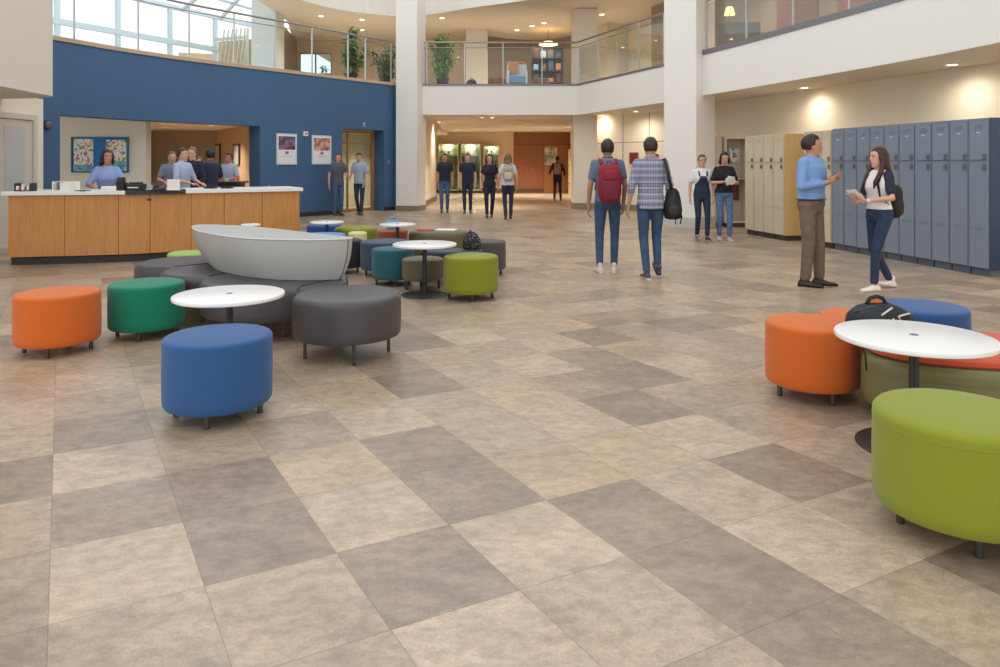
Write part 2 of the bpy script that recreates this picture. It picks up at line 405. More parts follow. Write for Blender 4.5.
# upper level: ceiling with the curved edge, walls, glazing
RING = [tuple(p) for p in spline([(-7.6, 19.5), (-6.5, 22.0), (-5.3, 24.0), (-3.63, 24.97), (-2.5, 24.8), (-.98, 23.7), (.92, 22.5), (2.6, 20.8), (4.2, 18.2), (5.4, 14.5), (6.3, 10), (6.9, 4), (7.0, -1)], 5)]
bm = BM(); prism(bm, RING+[(14, -1), (14, 45), (-8.6, 45), (-8.6, 30), (-7.65, 26), (-7.6, 24)], 6.62, 7.9); struct('ceiling_upper', bm, mat('ceiling_tan', (218, 206, 190), .8))
bm = BM(); strip(bm, RING, -.03, 0, 6.6, 9); struct('trim_ring', bm, mat('ring_white', (236, 232, 226), .7))
bm = BM(); strip(bm, [(-8.45, 30.0), (-8.35, 30.0)], 0, .2, 3.98, 6.62); strip(bm, [(-8.35, 30), (-7.0, 30)], 0, .2, 3.98, 4.3); strip(bm, [(-8.35, 30), (-7.0, 30)], 0, .2, 6.1, 6.62)
strip(bm, [(-7.0, 30), (-2.2, 30), (-2.2, 29.2), (-.6, 29.0)], 0, .2, 3.98, 6.62)
struct('wall_upper_cream', bm, mat('upper_cream', (206, 186, 160), .75))
bm = BM(); strip(bm, [(-7.75, 24.6), (-8.45, 30.1)], 0, .2, 3.98, 6.62); struct('wall_upper_left', bm, TAUPE)
bm = BM(); strip(bm, spline([(-.6, 29.0), (.3, 29.6), (1.5, 30), (2.4, 29.5), (3.2, 28.5)], 6), 0, .2, 3.98, 6.62)
struct('wall_upper_back', bm, mat('upper_taupe', (150, 134, 118), .75))
bm = BM(); strip(bm, [(3.2, 28.5), (3.9, 26.2), (4.7, 26.5), (5.3, 25.2)], 0, .2, 3.98, 6.62); struct('wall_upper_pale', bm, mat('upper_pale', (214, 204, 186), .7))
bm = BM(); strip(bm, [(5.3, 25.2), (4.95, 23.6), (5.9, 20.6), (6.6, 19.9)], 0, .2, 3.98, 6.62); struct('wall_upper_taupe', bm, TAUPE)
bm = BM(); strip(bm, [(6.6, 19.9), (7.0, 18.8), (9.6, 10), (11, 4), (11.5, -1)], 0, .2, 3.98, 6.62); struct('wall_upper_right', bm, TAUPE)
bm = BM()
UR = [Vector((7.0, 18.8)), Vector((9.6, 10))]
for t0, t1 in ((.04, .2), (.27, .5), (.62, .98)):
    strip(bm, [UR[0].lerp(UR[1], t0), UR[0].lerp(UR[1], t1)], -.04, 0, 3.98, 6.3)
struct('wall_maroon_panels', bm, MAROON)
# square upper columns
bm = BM(); box(bm, -1.3, -.48, 27.5, 28.2, 3.98, 6.62); struct('pillar_upper_back', bm, mat('pillar_pale', (222, 214, 202), .7))
bm = BM(); prism(bm, [(-8.3, 24.1), (-7.48, 24.1), (-7.65, 25.6), (-8.5, 25.4)], 3.98, 9.5); struct('pillar_upper_left', bm, mat('pillar_cool', (206, 214, 216), .7))
bm = BM(); prism(bm, [(5.25, 20.7), (5.55, 20.0), (5.9, 20.2), (5.5, 20.9)], 3.98, 6.62); struct('pillar_upper_right', bm, mat('pillar_pale', (0, 0, 0)))

# curtain wall and sloping glass roof over the upper left
FRM = mat('glazing_frame', (216, 234, 244), .4)
bm = BM()
A0, A1 = Vector((-20.0, 20.5)), Vector((-12.3, 36.2))
dn = (A1-A0).normalized(); LL = (A1-A0).length
for k in range(8):
    t = k/7*LL; p = A0+dn*t
    strip(bm, [p-dn*.09, p+dn*.09], -.07, .07, 3.98, 8.3)
for z, h in ((3.98, .2), (6.75, .22), (8.3, .2)): strip(bm, [A0, A1], -.1, .1, z, z+h)
struct('window_1', bm, FRM)
bm = BM(); strip(bm, [A0, A1], -.01, .01, 4.1, 8.4); struct('window_glass_1', bm, glass_mat('sky_glass', (.95, .98, 1), .1))
bm = BM()
for k in range(9):
    p = A0+dn*(k/8*LL); q = Vector((-8.5, 17+k*1.6))
    tube(bm, [(p.x, p.y, 8.35), ((p.x+q.x)/2, (p.y+q.y)/2, 9.1), (q.x, q.y, 9.3)], .1, 6)
for t, z in ((.25, 8.75), (.5, 9.1), (.8, 9.25)):
    a = (A0*(1-t)+Vector((-8.5, 17))*t); b_ = (A1*(1-t)+Vector((-8.5, 29.8))*t); tube(bm, [(*a, z), (*b_, z)], .07, 6)
struct('ceiling_glass_rafters', bm, mat('rafter', (206, 222, 232), .5))
# end wall of the glazed hall, pale tan lattice
bm = BM()
E0, E1 = Vector((-13.2, 33.8)), Vector((-11.4, 33.1))
strip(bm, [E0, E1], 0, .15, 3.98, 7.2); strip(bm, [(-13.9, 31.2), (-12.6, 31.6)], 0, .4, 3.98, 6.3)
struct('wall_upper_end', bm, mat('end_tan', (226, 196, 158), .7))
bm = BM()
for k in range(9):
    p = E0.lerp(E1, k/8); q = E0.lerp(E1, min(1, k/8+.3)); tube(bm, [(p.x-.1, p.y-.15, 4.4), (q.x-.1, q.y-.15, 7.7)], .04, 6)
strip(bm, [E0+Vector((-.1, -.1)), E1+Vector((-.1, -.1))], -.05, 0, 7.2, 7.35)
struct('trim_lattice', bm, mat('lattice', (206, 214, 200), .6))
# window in the back wall of the upper level, above the blue wall
bm = BM()
for x in (-8.35, -7.7, -7.04): box(bm, x, x+.05, 30.02, 30.1, 4.3, 6.1)
for z in (4.3, 5.2, 6.05): box(bm, -8.35, -7.0, 30.02, 30.1, z, z+.05)
struct('window_2', bm, mat('win_frame', (150, 156, 150), .5))
bm = BM(); box(bm, -8.35, -7, 30.05, 30.06, 4.3, 6.1); struct('window_glass_2', bm, GLASSG)
# ------------------------------------------------------------------ railings
def railing(name, label, line, posts, z0, steel=STEEL, mid=True):
    base = Vector(line[0]); t = thing(name, label, 'railing', (base.x, base.y, z0))
    bm = BM(); tube(bm, [(p[0], p[1], 5.42) for p in line], .03, 10); obj('handrail', bm, steel, t, world=True, smooth=True)
    bm = BM(); tube(bm, [(p[0], p[1], 5.25) for p in line], .014, 8); obj('lower_rail', bm, steel, t, world=True, smooth=True)
    ks = []
    for px in posts:
        c = cut(line, px-.01, px+.01)
        if not c: continue
        p = c[len(c)//2]; ks.append(px)
        i = min(range(len(line)-1), key=lambda i: (Vector(line[i])-p).length+(Vector(line[i+1])-p).length)
        d = (Vector(line[i+1])-Vector(line[i])).normalized()*.014; n = Vector((-d.y, d.x))*1.4
        bm = BM(); prism(bm, [p-d-n, p+d-n, p+d+n, p-d+n], z0, 5.41); obj('post', bm, mat('post_metal', (196, 198, 200), .4, .5), t, world=True)
    for a, b in zip(ks, ks[1:]):
        c = cut(line, a+.8, b-.8)
        if len(c) < 2: continue
        bm = BM(); strip(bm, c, -.006, .006, z0+.04, 5.2); obj('glass_panel', bm, GLASS, t, world=True)
    return t
def off(line, d):
    out = []
    for i, p in enumerate(line):
        a = Vector(line[max(i-1, 0)]); b = Vector(line[min(i+1, len(line)-1)]); q = (b-a).normalized(); out.append(Vector(p)+Vector((-q.y, q.x))*d)
    return out
railing('glass_railing', 'long curved glass railing with steel handrail on top of the blue wall', off(BW, .1), [-5, 74, 138, 189, 234, 274, 312, 348, 365.5, 391, 396], 4.09)
railing('glass_railing', 'bent glass railing on the white balcony between the two tall white pillars', [Vector((-2.6, 23.38)), Vector((2.5, 23.38)), Vector((4.4, 18.45))], [427, 464.5, 503, 542, 578, 598, 617, 639, 664], 4.07)
railing('glass_railing', 'glass railing with pale posts on the balcony above the lockers', off(FR, .08), [707, 746.5, 793.5, 849.5, 918, 1010], 4.11)

# ------------------------------------------------------------------ recessed downlights, visible and added ones (each with its own lamp)
LENS = mat('lamp_lens', (255, 240, 214), .5, emit=(255, 232, 196), es=9)
RIMM = mat('downlight_rim', (230, 224, 214), .4)
_dl = None
def downlight(x, y, z, label, power=40, r=.09, group=None, size=2.2):
    global _dl
    if _dl is None:
        t = thing('downlight', label, 'ceiling light', (x, y, z), 0, group)
        bm = BM(); lathe(bm, [(.075, 0), (.11, 0), (.115, -.006), (.105, -.014), (.075, -.008), (.075, 0)], 28); obj('trim_ring', bm, RIMM, t, smooth=True)
        bm = BM(); lathe(bm, [(0, -.004), (.074, -.004), (.074, -.002), (0, -.002)], 28); obj('lens', bm, LENS, t)
        _dl = t
    else: t = dup(_dl, (x, y, z), 0, label, group)
    L = bpy.data.lights.new('downlight_lamp', 'SPOT'); L.energy = power; L.color = (1, .89, .74); L.spot_size = size; L.spot_blend = 1; L.shadow_soft_size = .12
    o = bpy.data.objects.new('downlight_lamp', L); COL.objects.link(o); o.location = (x, y, z-.03)
    return t
def at_h(px, py, h): Y = F*(EYE-h)/(py-HZ); return (px-500)/F*Y, Y
for px, py, lb, pw in ((952, 64.5, 'round recessed downlight above the blue lockers, nearest of the row', 46), (804.5, 87.6, 'round recessed downlight in the soffit above the beige lockers', 46),
                       (636, 111.3, 'round recessed downlight in the soffit left of the tall right pillar', 60), (602, 115.3, 'small recessed downlight in the soffit beside the middle column', 35)):
    x, y = at_h(px, py, 3.1); downlight(x, y, 3.1, lb, pw, size=2.95)
for x, y in ((7.75, 8.2), (8.1, 5.4)): downlight(x, y, 3.1, 'added unseen downlight in the locker soffit brightening the wall', 170, group='added locker fill downlights', size=2.9)  # unseen lamps added to lift the light on the locker wall
for px, py in ((482, 117.5), (492, 117.5), (439, 122.3), (438, 129), (458, 129.3), (480, 128.2), (500, 130), (531, 130), (539, 130), (567, 127.5)):
    x, y = at_h(px, py, 3.1); downlight(x, y, 3.1, 'small recessed downlight in the ceiling of the hall behind the four students', 260, group='hall downlights')
for px, py in ((321, 16), (362, 19.5), (362, 30), (442, 18), (517, 30), (532, 26), (544, 23)):
    x, y = at_h(px, py, 6.62)
    downlight(x, y, 6.62, 'small recessed downlight in the tan ceiling of the upper floor', 170, group='upper floor downlights')
for px, py in ((165, 127.6), (168, 131), (172, 124), (211, 125.5)):
    x, y = at_h(px, py, 2.62); downlight(x, y, 2.62, 'small recessed downlight in the kitchen ceiling behind the reception desk', 230, group='kitchen downlights')
for x, y in ((6.5, 15.5), (7.2, 12.2), (6.0, 18.3), (3.5, 24.8), (4.7, 21.6)):
    downlight(x, y, 6.62, 'added downlight brightening the upper walkway on the right', 220, group='added upper walkway downlights')  # lamps added to brighten the upper interior
c_ = (p0+p1)/2+nr*1.4; downlight(c_.x-.3, c_.y, 2.6, 'recessed downlight inside the doorway at the right end of the blue wall', 260)

# ------------------------------------------------------------------ round ottomans
def fabric(name, rgb): 
    return mat('fabric_'+name, rgb, .85, var=.07, vscale=240, bump=.25, bscale=420, spec=.3, stretch=(1, 1, .35), sheen=.15)
def vinyl(name, rgb): return mat('vinyl_'+name, rgb, .42, var=.05, vscale=4, bump=.05, bscale=260)
def ottoman(label, x, y, r, m, h=.46, legh=.08, legs=4, rot=0, sy=1, legr=.017, name='ottoman', cat='ottoman', edge=.03, legin=.78, legm=PEWTER, lowlip=.02):
    t = thing(name, label, cat, (x, y, 0), rot)
    prof = [(0, legh), (r*.9, legh), (r-.012, legh+.004), (r-.002, legh+lowlip), (r, legh+.06), (r+.002, (h+legh)/2), (r, h-edge*1.9)]
    for k in range(7):
        a = k/6*PI/2; prof.append((r-edge+edge*math.cos(a), h-edge+edge*math.sin(a)-.006*math.sin(a)))
    prof += [(r*.8, h-.002), (r*.5, h+.002), (0, h+.003)]
    bm = BM(); lathe(bm, prof, 56, sy=sy); obj('upholstery', bm, m, t, smooth=True)
    bm = BM(); n = 56
    pts = [((r-.001)*math.cos(2*PI*k/n), (r-.001)*sy*math.sin(2*PI*k/n), h-edge*1.5) for k in range(n+1)]
    tube(bm, pts, .0028, 5, caps=False); obj('seam', bm, m, t, smooth='all')
    for k in range(legs):
        a = 2*PI*k/legs+.0
        lx, ly = legin*r*math.cos(a), legin*r*math.sin(a)*sy
        bm = BM(); lathe(bm, [(0, 0), (legr*.95, 0), (legr, .006), (legr*.9, legh*.4), (legr, legh+.01), (0, legh+.01)], 14, cx=lx, cy=ly); obj('leg', bm, legm, t, smooth=True)
    return t
FO, FG, FBL, FL = fabric('orange', (210, 103, 36)), fabric('green', (16, 122, 94)), fabric('blue', (48, 88, 140)), fabric('lime', (134, 142, 36))
GV = vinyl('grey', (74, 70, 72))
ottoman('round orange fabric ottoman left of the emerald green one', -3.545, 5.79, .306, FO, .48, rot=.25)
ottoman('round emerald green ottoman between the orange one and the white table', -3.09, 6.32, .306, FG, .468, rot=.2)
ottoman('round blue fabric ottoman in front of the left white table', -1.685, 4.32, .31, FBL, .487, rot=.12)
ottoman('big round dark grey vinyl ottoman on tall thin legs beside the boat-shaped backrest', -1.195, 5.66, .415, GV, .495, .165, rot=.35, legr=.014, edge=.06)
ottoman('lime green ottoman standing in front of the middle round table', -.325, 8.05, .305, FL, .483, rot=.1)
ottoman('large orange ottoman at the left of the right-hand table group', 2.03, 4.70, .287, FO, .478, rot=.15)
ottoman('orange ottoman mostly hidden behind the dark backpack', 2.50, 5.05, .25, FO, .45)
ottoman('bright blue ottoman behind the right-hand white table', 3.09, 5.30, .31, FBL, .465, rot=.3)
ottoman('lime green ottoman closest to the camera, cut by the right edge of the photo', 1.882, 2.96, .318, fabric('moss', (136, 144, 38)), .497, .095, rot=-.26, edge=.04, legin=.68)
# middle cluster
ottoman('teal ottoman beside the middle round table', -1.33, 8.98, .26, fabric('teal', (40, 98, 108)), .455, rot=.3)
ottoman('low olive-grey round seat behind the pole of the middle table', -.925, 8.64, .25, vinyl('olive', (112, 106, 86)), .375, .12, rot=.2)
ottoman('charcoal ottoman with a bluish top behind the teal one', -1.55, 9.78, .335, fabric('slate', (62, 74, 98)), .46, rot=.3)
ottoman('black ottoman just right of the end of the boat-shaped backrest', -2.2, 9.95, .30, fabric('black', (50, 46, 50)), .46, rot=.3)
ottoman('pale blue ottoman behind the boat-shaped backrest', -2.62, 10.72, .32, fabric('sky', (88, 142, 196)), .46)
ottoman('small pale yellow stool between the pale blue and the olive green ottomans', -2.17, 11.0, .14, fabric('cream', (224, 216, 160)), .46, legs=3)
ottoman('olive green ottoman behind the pale yellow stool', -2.35, 11.78, .35, FL, .47, edge=.06)
ottoman('deep blue ottoman farthest back in the middle cluster', -3.0, 12.32, .29, fabric('navy', (34, 78, 142)), .46)
ottoman('orange ottoman under the blue bag behind the charcoal one', -1.71, 11.5, .24, fabric('rust', (160, 84, 56)), .45)
ottoman('dark grey ottoman partly hidden behind the lime green one', -.19, 9.76, .27, fabric('dusk', (88, 80, 84)), .465, rot=.3)
ottoman('light green ottoman peeking out between the reception desk and the grey bench', -3.74, 8.68, .24, fabric('mint', (150, 186, 96)), .44)
ottoman('long olive-brown oval bench with papers lying on it', -.94, 11.2, .48, vinyl('moss', (98, 94, 66)), .46, rot=0, sy=.55, name='oval_bench', cat='bench', edge=.07)
ottoman('dark blue oval bench behind the middle round table', -.61, 9.17, .41, vinyl('navy', (46, 54, 72)), .41, rot=0, sy=.47, name='oval_bench', cat='bench', edge=.05)
b = ottoman('olive bench with a red-orange seat pad behind the right-hand white table', 2.93, 4.29, .76, vinyl('sage', (120, 116, 72)), .375, .08, sy=.53, name='oval_bench', cat='bench', edge=.06)
bm = BM(); lathe(bm, [(0, .372), (.70, .372), (.722, .384), (.71, .405), (.66, .418), (0, .422)], 56, sy=.52); obj('seat_pad', bm, fabric('coral', (206, 84, 52)), b, smooth=True)['label'] = 'red-orange seat pad'

# ------------------------------------------------------------------ the grey bench with lobes and its boat-shaped backrest
C0 = Vector((-2.45, 7.05))
circ = [((-3.34, 7.67), .49), ((-2.80, 7.1), .5), ((-2.05, 6.6), .65), ((-1.68, 6.38), .33), ((-2.2, 7.25), .42), ((-2.85, 7.65), .4)]
def outline(grow=0, n=200):
    out = []
    for k in range(n):
        a = 2*PI*k/n; d = Vector((math.cos(a), math.sin(a))); best = .2
        for c, r in circ:
            m_ = Vector(c)-C0; b_ = m_.dot(d); disc = (r+grow)**2-(m_.length_squared-b_*b_)
            if disc > 0: best = max(best, b_+math.sqrt(disc))
        out.append(C0+d*best)
    return out
bench = thing('lobed_bench', 'long dark grey bench of rounded lobes under the boat-shaped backrest', 'bench', (C0.x, C0.y, 0))
bm = BM(); rings = []
for g, z in ((-.05, .17), (-.02, .172), (-.005, .19), (0, .24), (0, .40), (-.006, .425), (-.02, .45), (-.042, .463), (-.08, .468)):
    rings.append([bm.verts.new((*p, z)) for p in outline(g)])
for a, b_ in zip(rings, rings[1:]):
    for k in range(len(a)): bm.faces.new((a[k], a[(k+1) % len(a)], b_[(k+1) % len(a)], b_[k]))
bm.faces.new(rings[0][::-1]); bm.faces.new(rings[-1])
obj('upholstery', bm, GV, bench, world=True, smooth=True)
for (c, r), (c2, r2) in zip(circ[:3], circ[1:4]):       # stitched joint between two lobes
    c, c2 = Vector(c), Vector(c2); d = c2-c; D = d.length; a_ = (D*D+r*r-r2*r2)/(2*D); hh = math.sqrt(max(r*r-a_*a_, 0)); m_ = c+d/D*a_; nn = Vector((d.y, -d.x))/D
    if nn.y > 0: nn = -nn
    q = m_+nn*hh*.97; bm = BM(); tube(bm, [(*q, .18), (*q, .44), (*(q-nn*.05), .468), (*(q-nn*.45), .471)], .006, 6); obj('seam', bm, mat('seam_dark', (40, 38, 40), .6), bench, world=True, smooth='all')
for x, y in ((-3.65, 7.55), (-3.5, 7.95), (-2.82, 6.83), (-2.6, 6.75), (-1.87, 6.25), (-2.4, 6.4), (-1.5, 6.5), (-2.2, 7.5), (-2.95, 7.85)):
    bm = BM(); lathe(bm, [(0, 0), (.016, 0), (.013, .1), (.016, .18), (0, .18)], 12, cx=x, cy=y); obj('leg', bm, PEWTER, bench, world=True, smooth=True)
bk = thing('backrest_shell', 'large pale grey boat-shaped backrest shell standing on the dark grey bench', 'backrest', (-2.3, 7.0, .472))
SH = mat('shell_grey', (176, 174, 170), .5, var=.05, vscale=3)
def closed(P, n=12):
    P = [Vector(p) for p in P]; m_ = len(P); out = []
    for i in range(m_):
        q0, q1, q2, q3 = P[i-1], P[i], P[(i+1) % m_], P[(i+2) % m_]
        for k in range(n):
            t_ = k/n; out.append(.5*((2*q1)+(-q0+q2)*t_+(2*q0-5*q1+4*q2-q3)*t_*t_+(-q0+3*q1-3*q2+q3)*t_**3))
    return out
TOPO = closed([(-3.27, 7.78), (-3.08, 7.28), (-2.74, 6.84), (-2.28, 6.44), (-1.80, 6.30), (-1.45, 6.33), (-1.33, 6.47), (-1.75, 6.82), (-2.35, 7.38), (-2.85, 7.72)])
BOTO = closed([(-2.93, 7.40), (-2.78, 7.04), (-2.52, 6.74), (-2.14, 6.46), (-1.78, 6.36), (-1.50, 6.38), (-1.42, 6.47), (-1.75, 6.78), (-2.22, 7.22), (-2.62, 7.46)])
bm = BM(); rings = []
for k in range(13):
    f = k/12; w_ = 1-(1-f)**2.2
    rings.append([bm.verts.new((*(b.lerp(a, w_)), .472+.36*f)) for a, b in zip(TOPO, BOTO)])
cc = sum(TOPO, Vector((0, 0)))/len(TOPO)
for s_, z in ((.99, .838), (.96, .84), (.5, .84)): rings.append([bm.verts.new((*(cc+(p-cc)*s_), z)) for p in TOPO])
for a, b_ in zip(rings, rings[1:]):
    for k in range(len(a)): bm.faces.new((a[k], a[(k+1) % len(a)], b_[(k+1) % len(a)], b_[k]))
bm.faces.new(rings[0][::-1]); bm.faces.new(rings[-1])
obj('shell', bm, SH, bk, world=True, smooth=True)
bm = BM(); tube(bm, [(*p, .833) for p in TOPO+TOPO[:1]], .008, 6, caps=False); obj('rim_piping', bm, mat('rim_pale', (204, 202, 198), .5), bk, world=True, smooth='all')
bm = BM(); tube(bm, [(*(BOTO[66].lerp(TOPO[66], 1-(1-k/8)**2.2)), .475+.36*k/8) for k in range(9)], .006, 6); obj('seam', bm, mat('shell_seam', (110, 108, 106), .5), bk, world=True, smooth='all')

# ------------------------------------------------------------------ round tables
_tb = None
def table(label, x, y, r=.37, h=.6):
    t = thing('round_table', label, 'table', (x, y, 0))
    bm = BM(); lathe(bm, [(0, h-.03), (r-.012, h-.03), (r-.002, h-.024), (r, h-.008), (r-.003, h-.002), (r-.008, h), (.022, h), (.0, h)], 72); obj('tabletop', bm, LAM, t, smooth=True)
    bm = BM(); lathe(bm, [(0, h+.0005), (.016, h+.0005), (.02, h+.003), (.022, h+.001), (.024, h)], 20); obj('grommet', bm, GREYM, t, smooth=True)
    bm = BM(); lathe(bm, [(.028, .012), (.026, .05), (.024, h-.05), (.06, h-.045), (.07, h-.03), (0, h-.03)], 20); obj('pole', bm, BLACKM, t, smooth=True)
    rb = r*.73
    bm = BM(); lathe(bm, [(0, 0), (rb, 0), (rb, .006), (rb-.02, .011), (.05, .018), (.03, .03), (0, .03)], 48); obj('base', bm, BLACKM, t, smooth=True)
    return t
table('round white table between the blue ottoman and the grey bench', -1.875, 5.0, .37, .60)
table('round white table on a black pole in the middle of the floor', -.86, 8.24, .365, .588)
table('large round white table behind the nearest lime green ottoman', 2.19, 3.82, .386, .594)
table('white table behind the deep blue and olive green ottomans', -2.72, 11.35, .26, .59)
table('white table standing beside the orange ottoman with the blue bag', -1.55, 10.92, .27, .59)
table('small white side table seen over the backrest in front of the reception desk', -3.47, 10.05, .13, .66)

# ------------------------------------------------------------------ reception desk
CF = spline([(-7.2, 10.58), (-5.68, 10.95), (-4.78, 11.48), (-3.45, 12.3)], 10)
desk = thing('reception_desk', 'long curved oak reception desk with a thick white top', 'desk', (-5.6, 11.2, 0))
bm = BM(); strip(bm, off(CF, .03), 0, .6, .12, 1.03); obj('carcass', bm, mat('oak_shadow', (110, 74, 44), .6), desk, world=True)
seams = [-20, 65, 118.5, 150, 191, 224, 262, 310]
for a, b_ in zip(seams, seams[1:]):
    c = cut(CF, a+.22, b_-.22); bm = BM(); strip(bm, c, -.012, .03, .125, 1.028); obj('oak_panel', bm, OAK, desk, world=True, bevel=.002)
e = CF[-1]; dd_ = (CF[-1]-CF[-2]).normalized(); nn_ = Vector((-dd_.y, dd_.x))
bm = BM(); prism(bm, [e-nn_*.012, e+dd_*.03-nn_*.012, e+dd_*.03+nn_*.64, e+nn_*.64], .125, 1.028); obj('end_panel', bm, OAK, desk, world=True)
bm = BM(); strip(bm, off(CF, .08), 0, .5, 0, .12); obj('kick_base', bm, DARKB, desk, world=True)
CT = [CF[0]-(CF[1]-CF[0]).normalized()*.08]+CF[1:-1]+[CF[-1]+dd_*.08]
bm = BM(); strip(bm, CT, -.06, .88, 1.03, 1.09); obj('desk_top', bm, LAM, desk, world=True, bevel=.006)
bm = BM(); strip(bm, cut(CF, 125.5, 185), -.066, .5, 1.026, 1.098); obj('dark_inset', bm, mat('dark_mat', (40, 38, 38), .35), desk, world=True)['label'] = 'dark inset in the white desk top'
bm = BM(); strip(bm, cut(CF, 147, 151), -.025, -.01, .93, .965); obj('lock_plate', bm, BLACKM, desk, world=True)

def on_desk(px, py): return at_h(px, py, 1.0985)
def small(name, label, cat, px0, px1, ybase, h, d, m, z=1.0915, parts=None, bev=.006):
    x0, Y = at_h(px0, ybase, z); x1 = (px1-500)/F*Y
    t = thing(name, label, cat, ((x0+x1)/2, Y+d/2, z))
    w_ = (x1-x0)/2; bm = BM(); box(bm, -w_, w_, -d/2, d/2, 0, h)
    o = obj('case', bm, m, t, bevel=bev) if parts != 'none' else (bm.free(), None)[1]
    return t, w_
t, w_ = small('desk_organizer', 'white open organizer box at the left of the reception desk', 'organizer', 52, 73, 190.9, .1, .18, LAM, parts='none')
bm = BM(); box(bm, -w_, w_, -.09, .09, 0, .01); box(bm, -w_, -w_+.012, -.09, .09, .01, .14); box(bm, w_-.012, w_, -.09, .09, .01, .14); box(bm, -w_+.012, w_-.012, .08, .09, .01, .14); obj('shell', bm, PAPER, t)
bm = BM(); box(bm, -w_+.07, -w_+.08, -.09, .08, .01, .13); obj('divider', bm, GREYM, t)
bm = BM(); box(bm, -w_+.09, w_-.02, -.05, .05, .011, .125); obj('paper_stack', bm, PAPER, t)
t, w_ = small('packet_rack', 'small rack of red and white packets at the left end of the desk', 'rack', 14, 30, 191.3, .1, .16, LAM, parts='none')
bm = BM()
for z in (0, .06): box(bm, -w_, w_, -.08+z, .08, z, z+.008)
box(bm, -w_, -w_+.006, -.08, .08, 0, .12); box(bm, w_-.006, w_, -.08, .08, 0, .12); obj('tray', bm, BLACKM, t)
for k in range(5):
    bm = BM(); x = -w_+.03+k*.04; box(bm, x-.014, x+.014, -.07+.02*(k % 2), -.03, .009, .07+.012*(k % 3)); q = obj('packet', bm, mat('packet_red', (160, 52, 46), .6) if k % 2 else PAPER, t); q.rotation_euler.x = -.15
t, _ = small('tablet', 'thin dark tablet lying flat on the desk', 'tablet', 74, 85, 191, .01, .16, BLACKP)
t, _ = small('paper_sheet', 'sheet of paper lying flat on the desk left of the white box', 'paper', 94, 107, 191.5, .004, .18, PAPER, bev=0)
t, _ = small('card_box', 'low white box on the desk before the dark printer', 'box', 101, 113, 189.3, .045, .12, PAPER)
t, w_ = small('card_terminal', 'black payment terminal on the desk', 'terminal', 116, 124, 190.6, .12, .12, BLACKP)
bm = BM(); prism(bm, [(-.045, -.075), (.045, -.075), (.045, .03), (-.045, .03)], .12, .2); obj('keypad', bm, mat('keypad_dark', (50, 48, 52), .5), t, bevel=.01)
t, w_ = small('receipt_printer', 'wide black printer on the desk', 'printer', 125.5, 140.5, 190.0, .09, .2, mat('printer_black', (40, 44, 52), .45), z=1.0995)
bm = BM(); box(bm, -w_*.8, w_*.6, -.06, .08, .09, .115); obj('printer_lid', bm, BLACKP, t, bevel=.006)
bm = BM(); box(bm, -w_*.7, w_*.7, -.106, -.1, .03, .045); obj('paper_slot', bm, PAPER, t)
t, w_ = small('paper_pile', 'untidy grey and white pile of papers on the dark desk inset', 'papers', 142, 150.5, 189.6, .02, .2, PAPER, z=1.0995, bev=0)
for k in range(4):
    bm = BM(); box(bm, -w_*.9, w_*.8, -.09, .08, .021+k*.012, .030+k*.012); q = obj('sheet_bundle', bm, mat('grey_paper', (180, 176, 170), .7) if k % 2 else PAPER, t); q.rotation_euler.z = .05*(k-1.5)
t, w_ = small('desk_telephone', 'dark desk telephone with its handset beside the white card stand', 'telephone', 152, 161, 189.9, .035, .17, mat('phone_dark', (52, 58, 70), .45), z=1.0995)
bm = BM(); tube(bm, [(-w_*.7, -.06, .05), (-w_*.7, 0, .065), (-w_*.7, .06, .05)], [.022, .014, .022], 8); obj('handset', bm, BLACKP, t, smooth=True)
bm = BM(); box(bm, 0, w_*.8, 0, .06, .036, .05); obj('screen', bm, mat('lcd', (120, 130, 124), .3), t)
t, w_ = small('card_stand', 'blank white card stand on the reception desk', 'sign', 166.5, 179.3, 190.3, .01, .09, PAPER, z=1.0995)
bm = BM(); prism(bm, [(-w_, -.03), (w_, -.03), (w_, -.02), (-w_, -.02)], .01, .165); obj('card', bm, PAPER, t)
t, _ = small('paper_sheet', 'loose sheet lying to the right of the white card stand', 'paper', 188, 199, 189.2, .004, .16, PAPER, bev=0)
for a, b_, lb in ((204, 214, 'low dark tray on the desk behind the loose sheet'), (220.5, 230, 'low dark tray farthest right on the desk')):
    t, w_ = small('tray', lb, 'tray', a, b_, 188.6, .012, .16, mat('tray_navy', (40, 48, 62), .5))
    bm = BM()
    for x0, x1, y0, y1 in ((-w_, w_, -.08, -.07), (-w_, w_, .07, .08), (-w_, -w_+.01, -.07, .07), (w_-.01, w_, -.07, .07)): box(bm, x0, x1, y0, y1, .012, .028)
    obj('tray_rim', bm, BLACKP, t)
x, Y = at_h(268.5, 187.8, 1.0915); t = thing('pen_holder', 'tiny pale desk pen standing near the right end of the desk', 'pen', (x, Y, 1.0915))
bm = BM(); lathe(bm, [(0, 0), (.03, 0), (.03, .01), (.008, .016), (.006, .02), (0, .02)], 14); obj('holder', bm, LAM, t, smooth=True)
bm = BM(); tube(bm, [(0, 0, .015), (.01, 0, .08)], .005, 6); obj('pen', bm, mat('pen_blue', (120, 150, 190), .4), t)

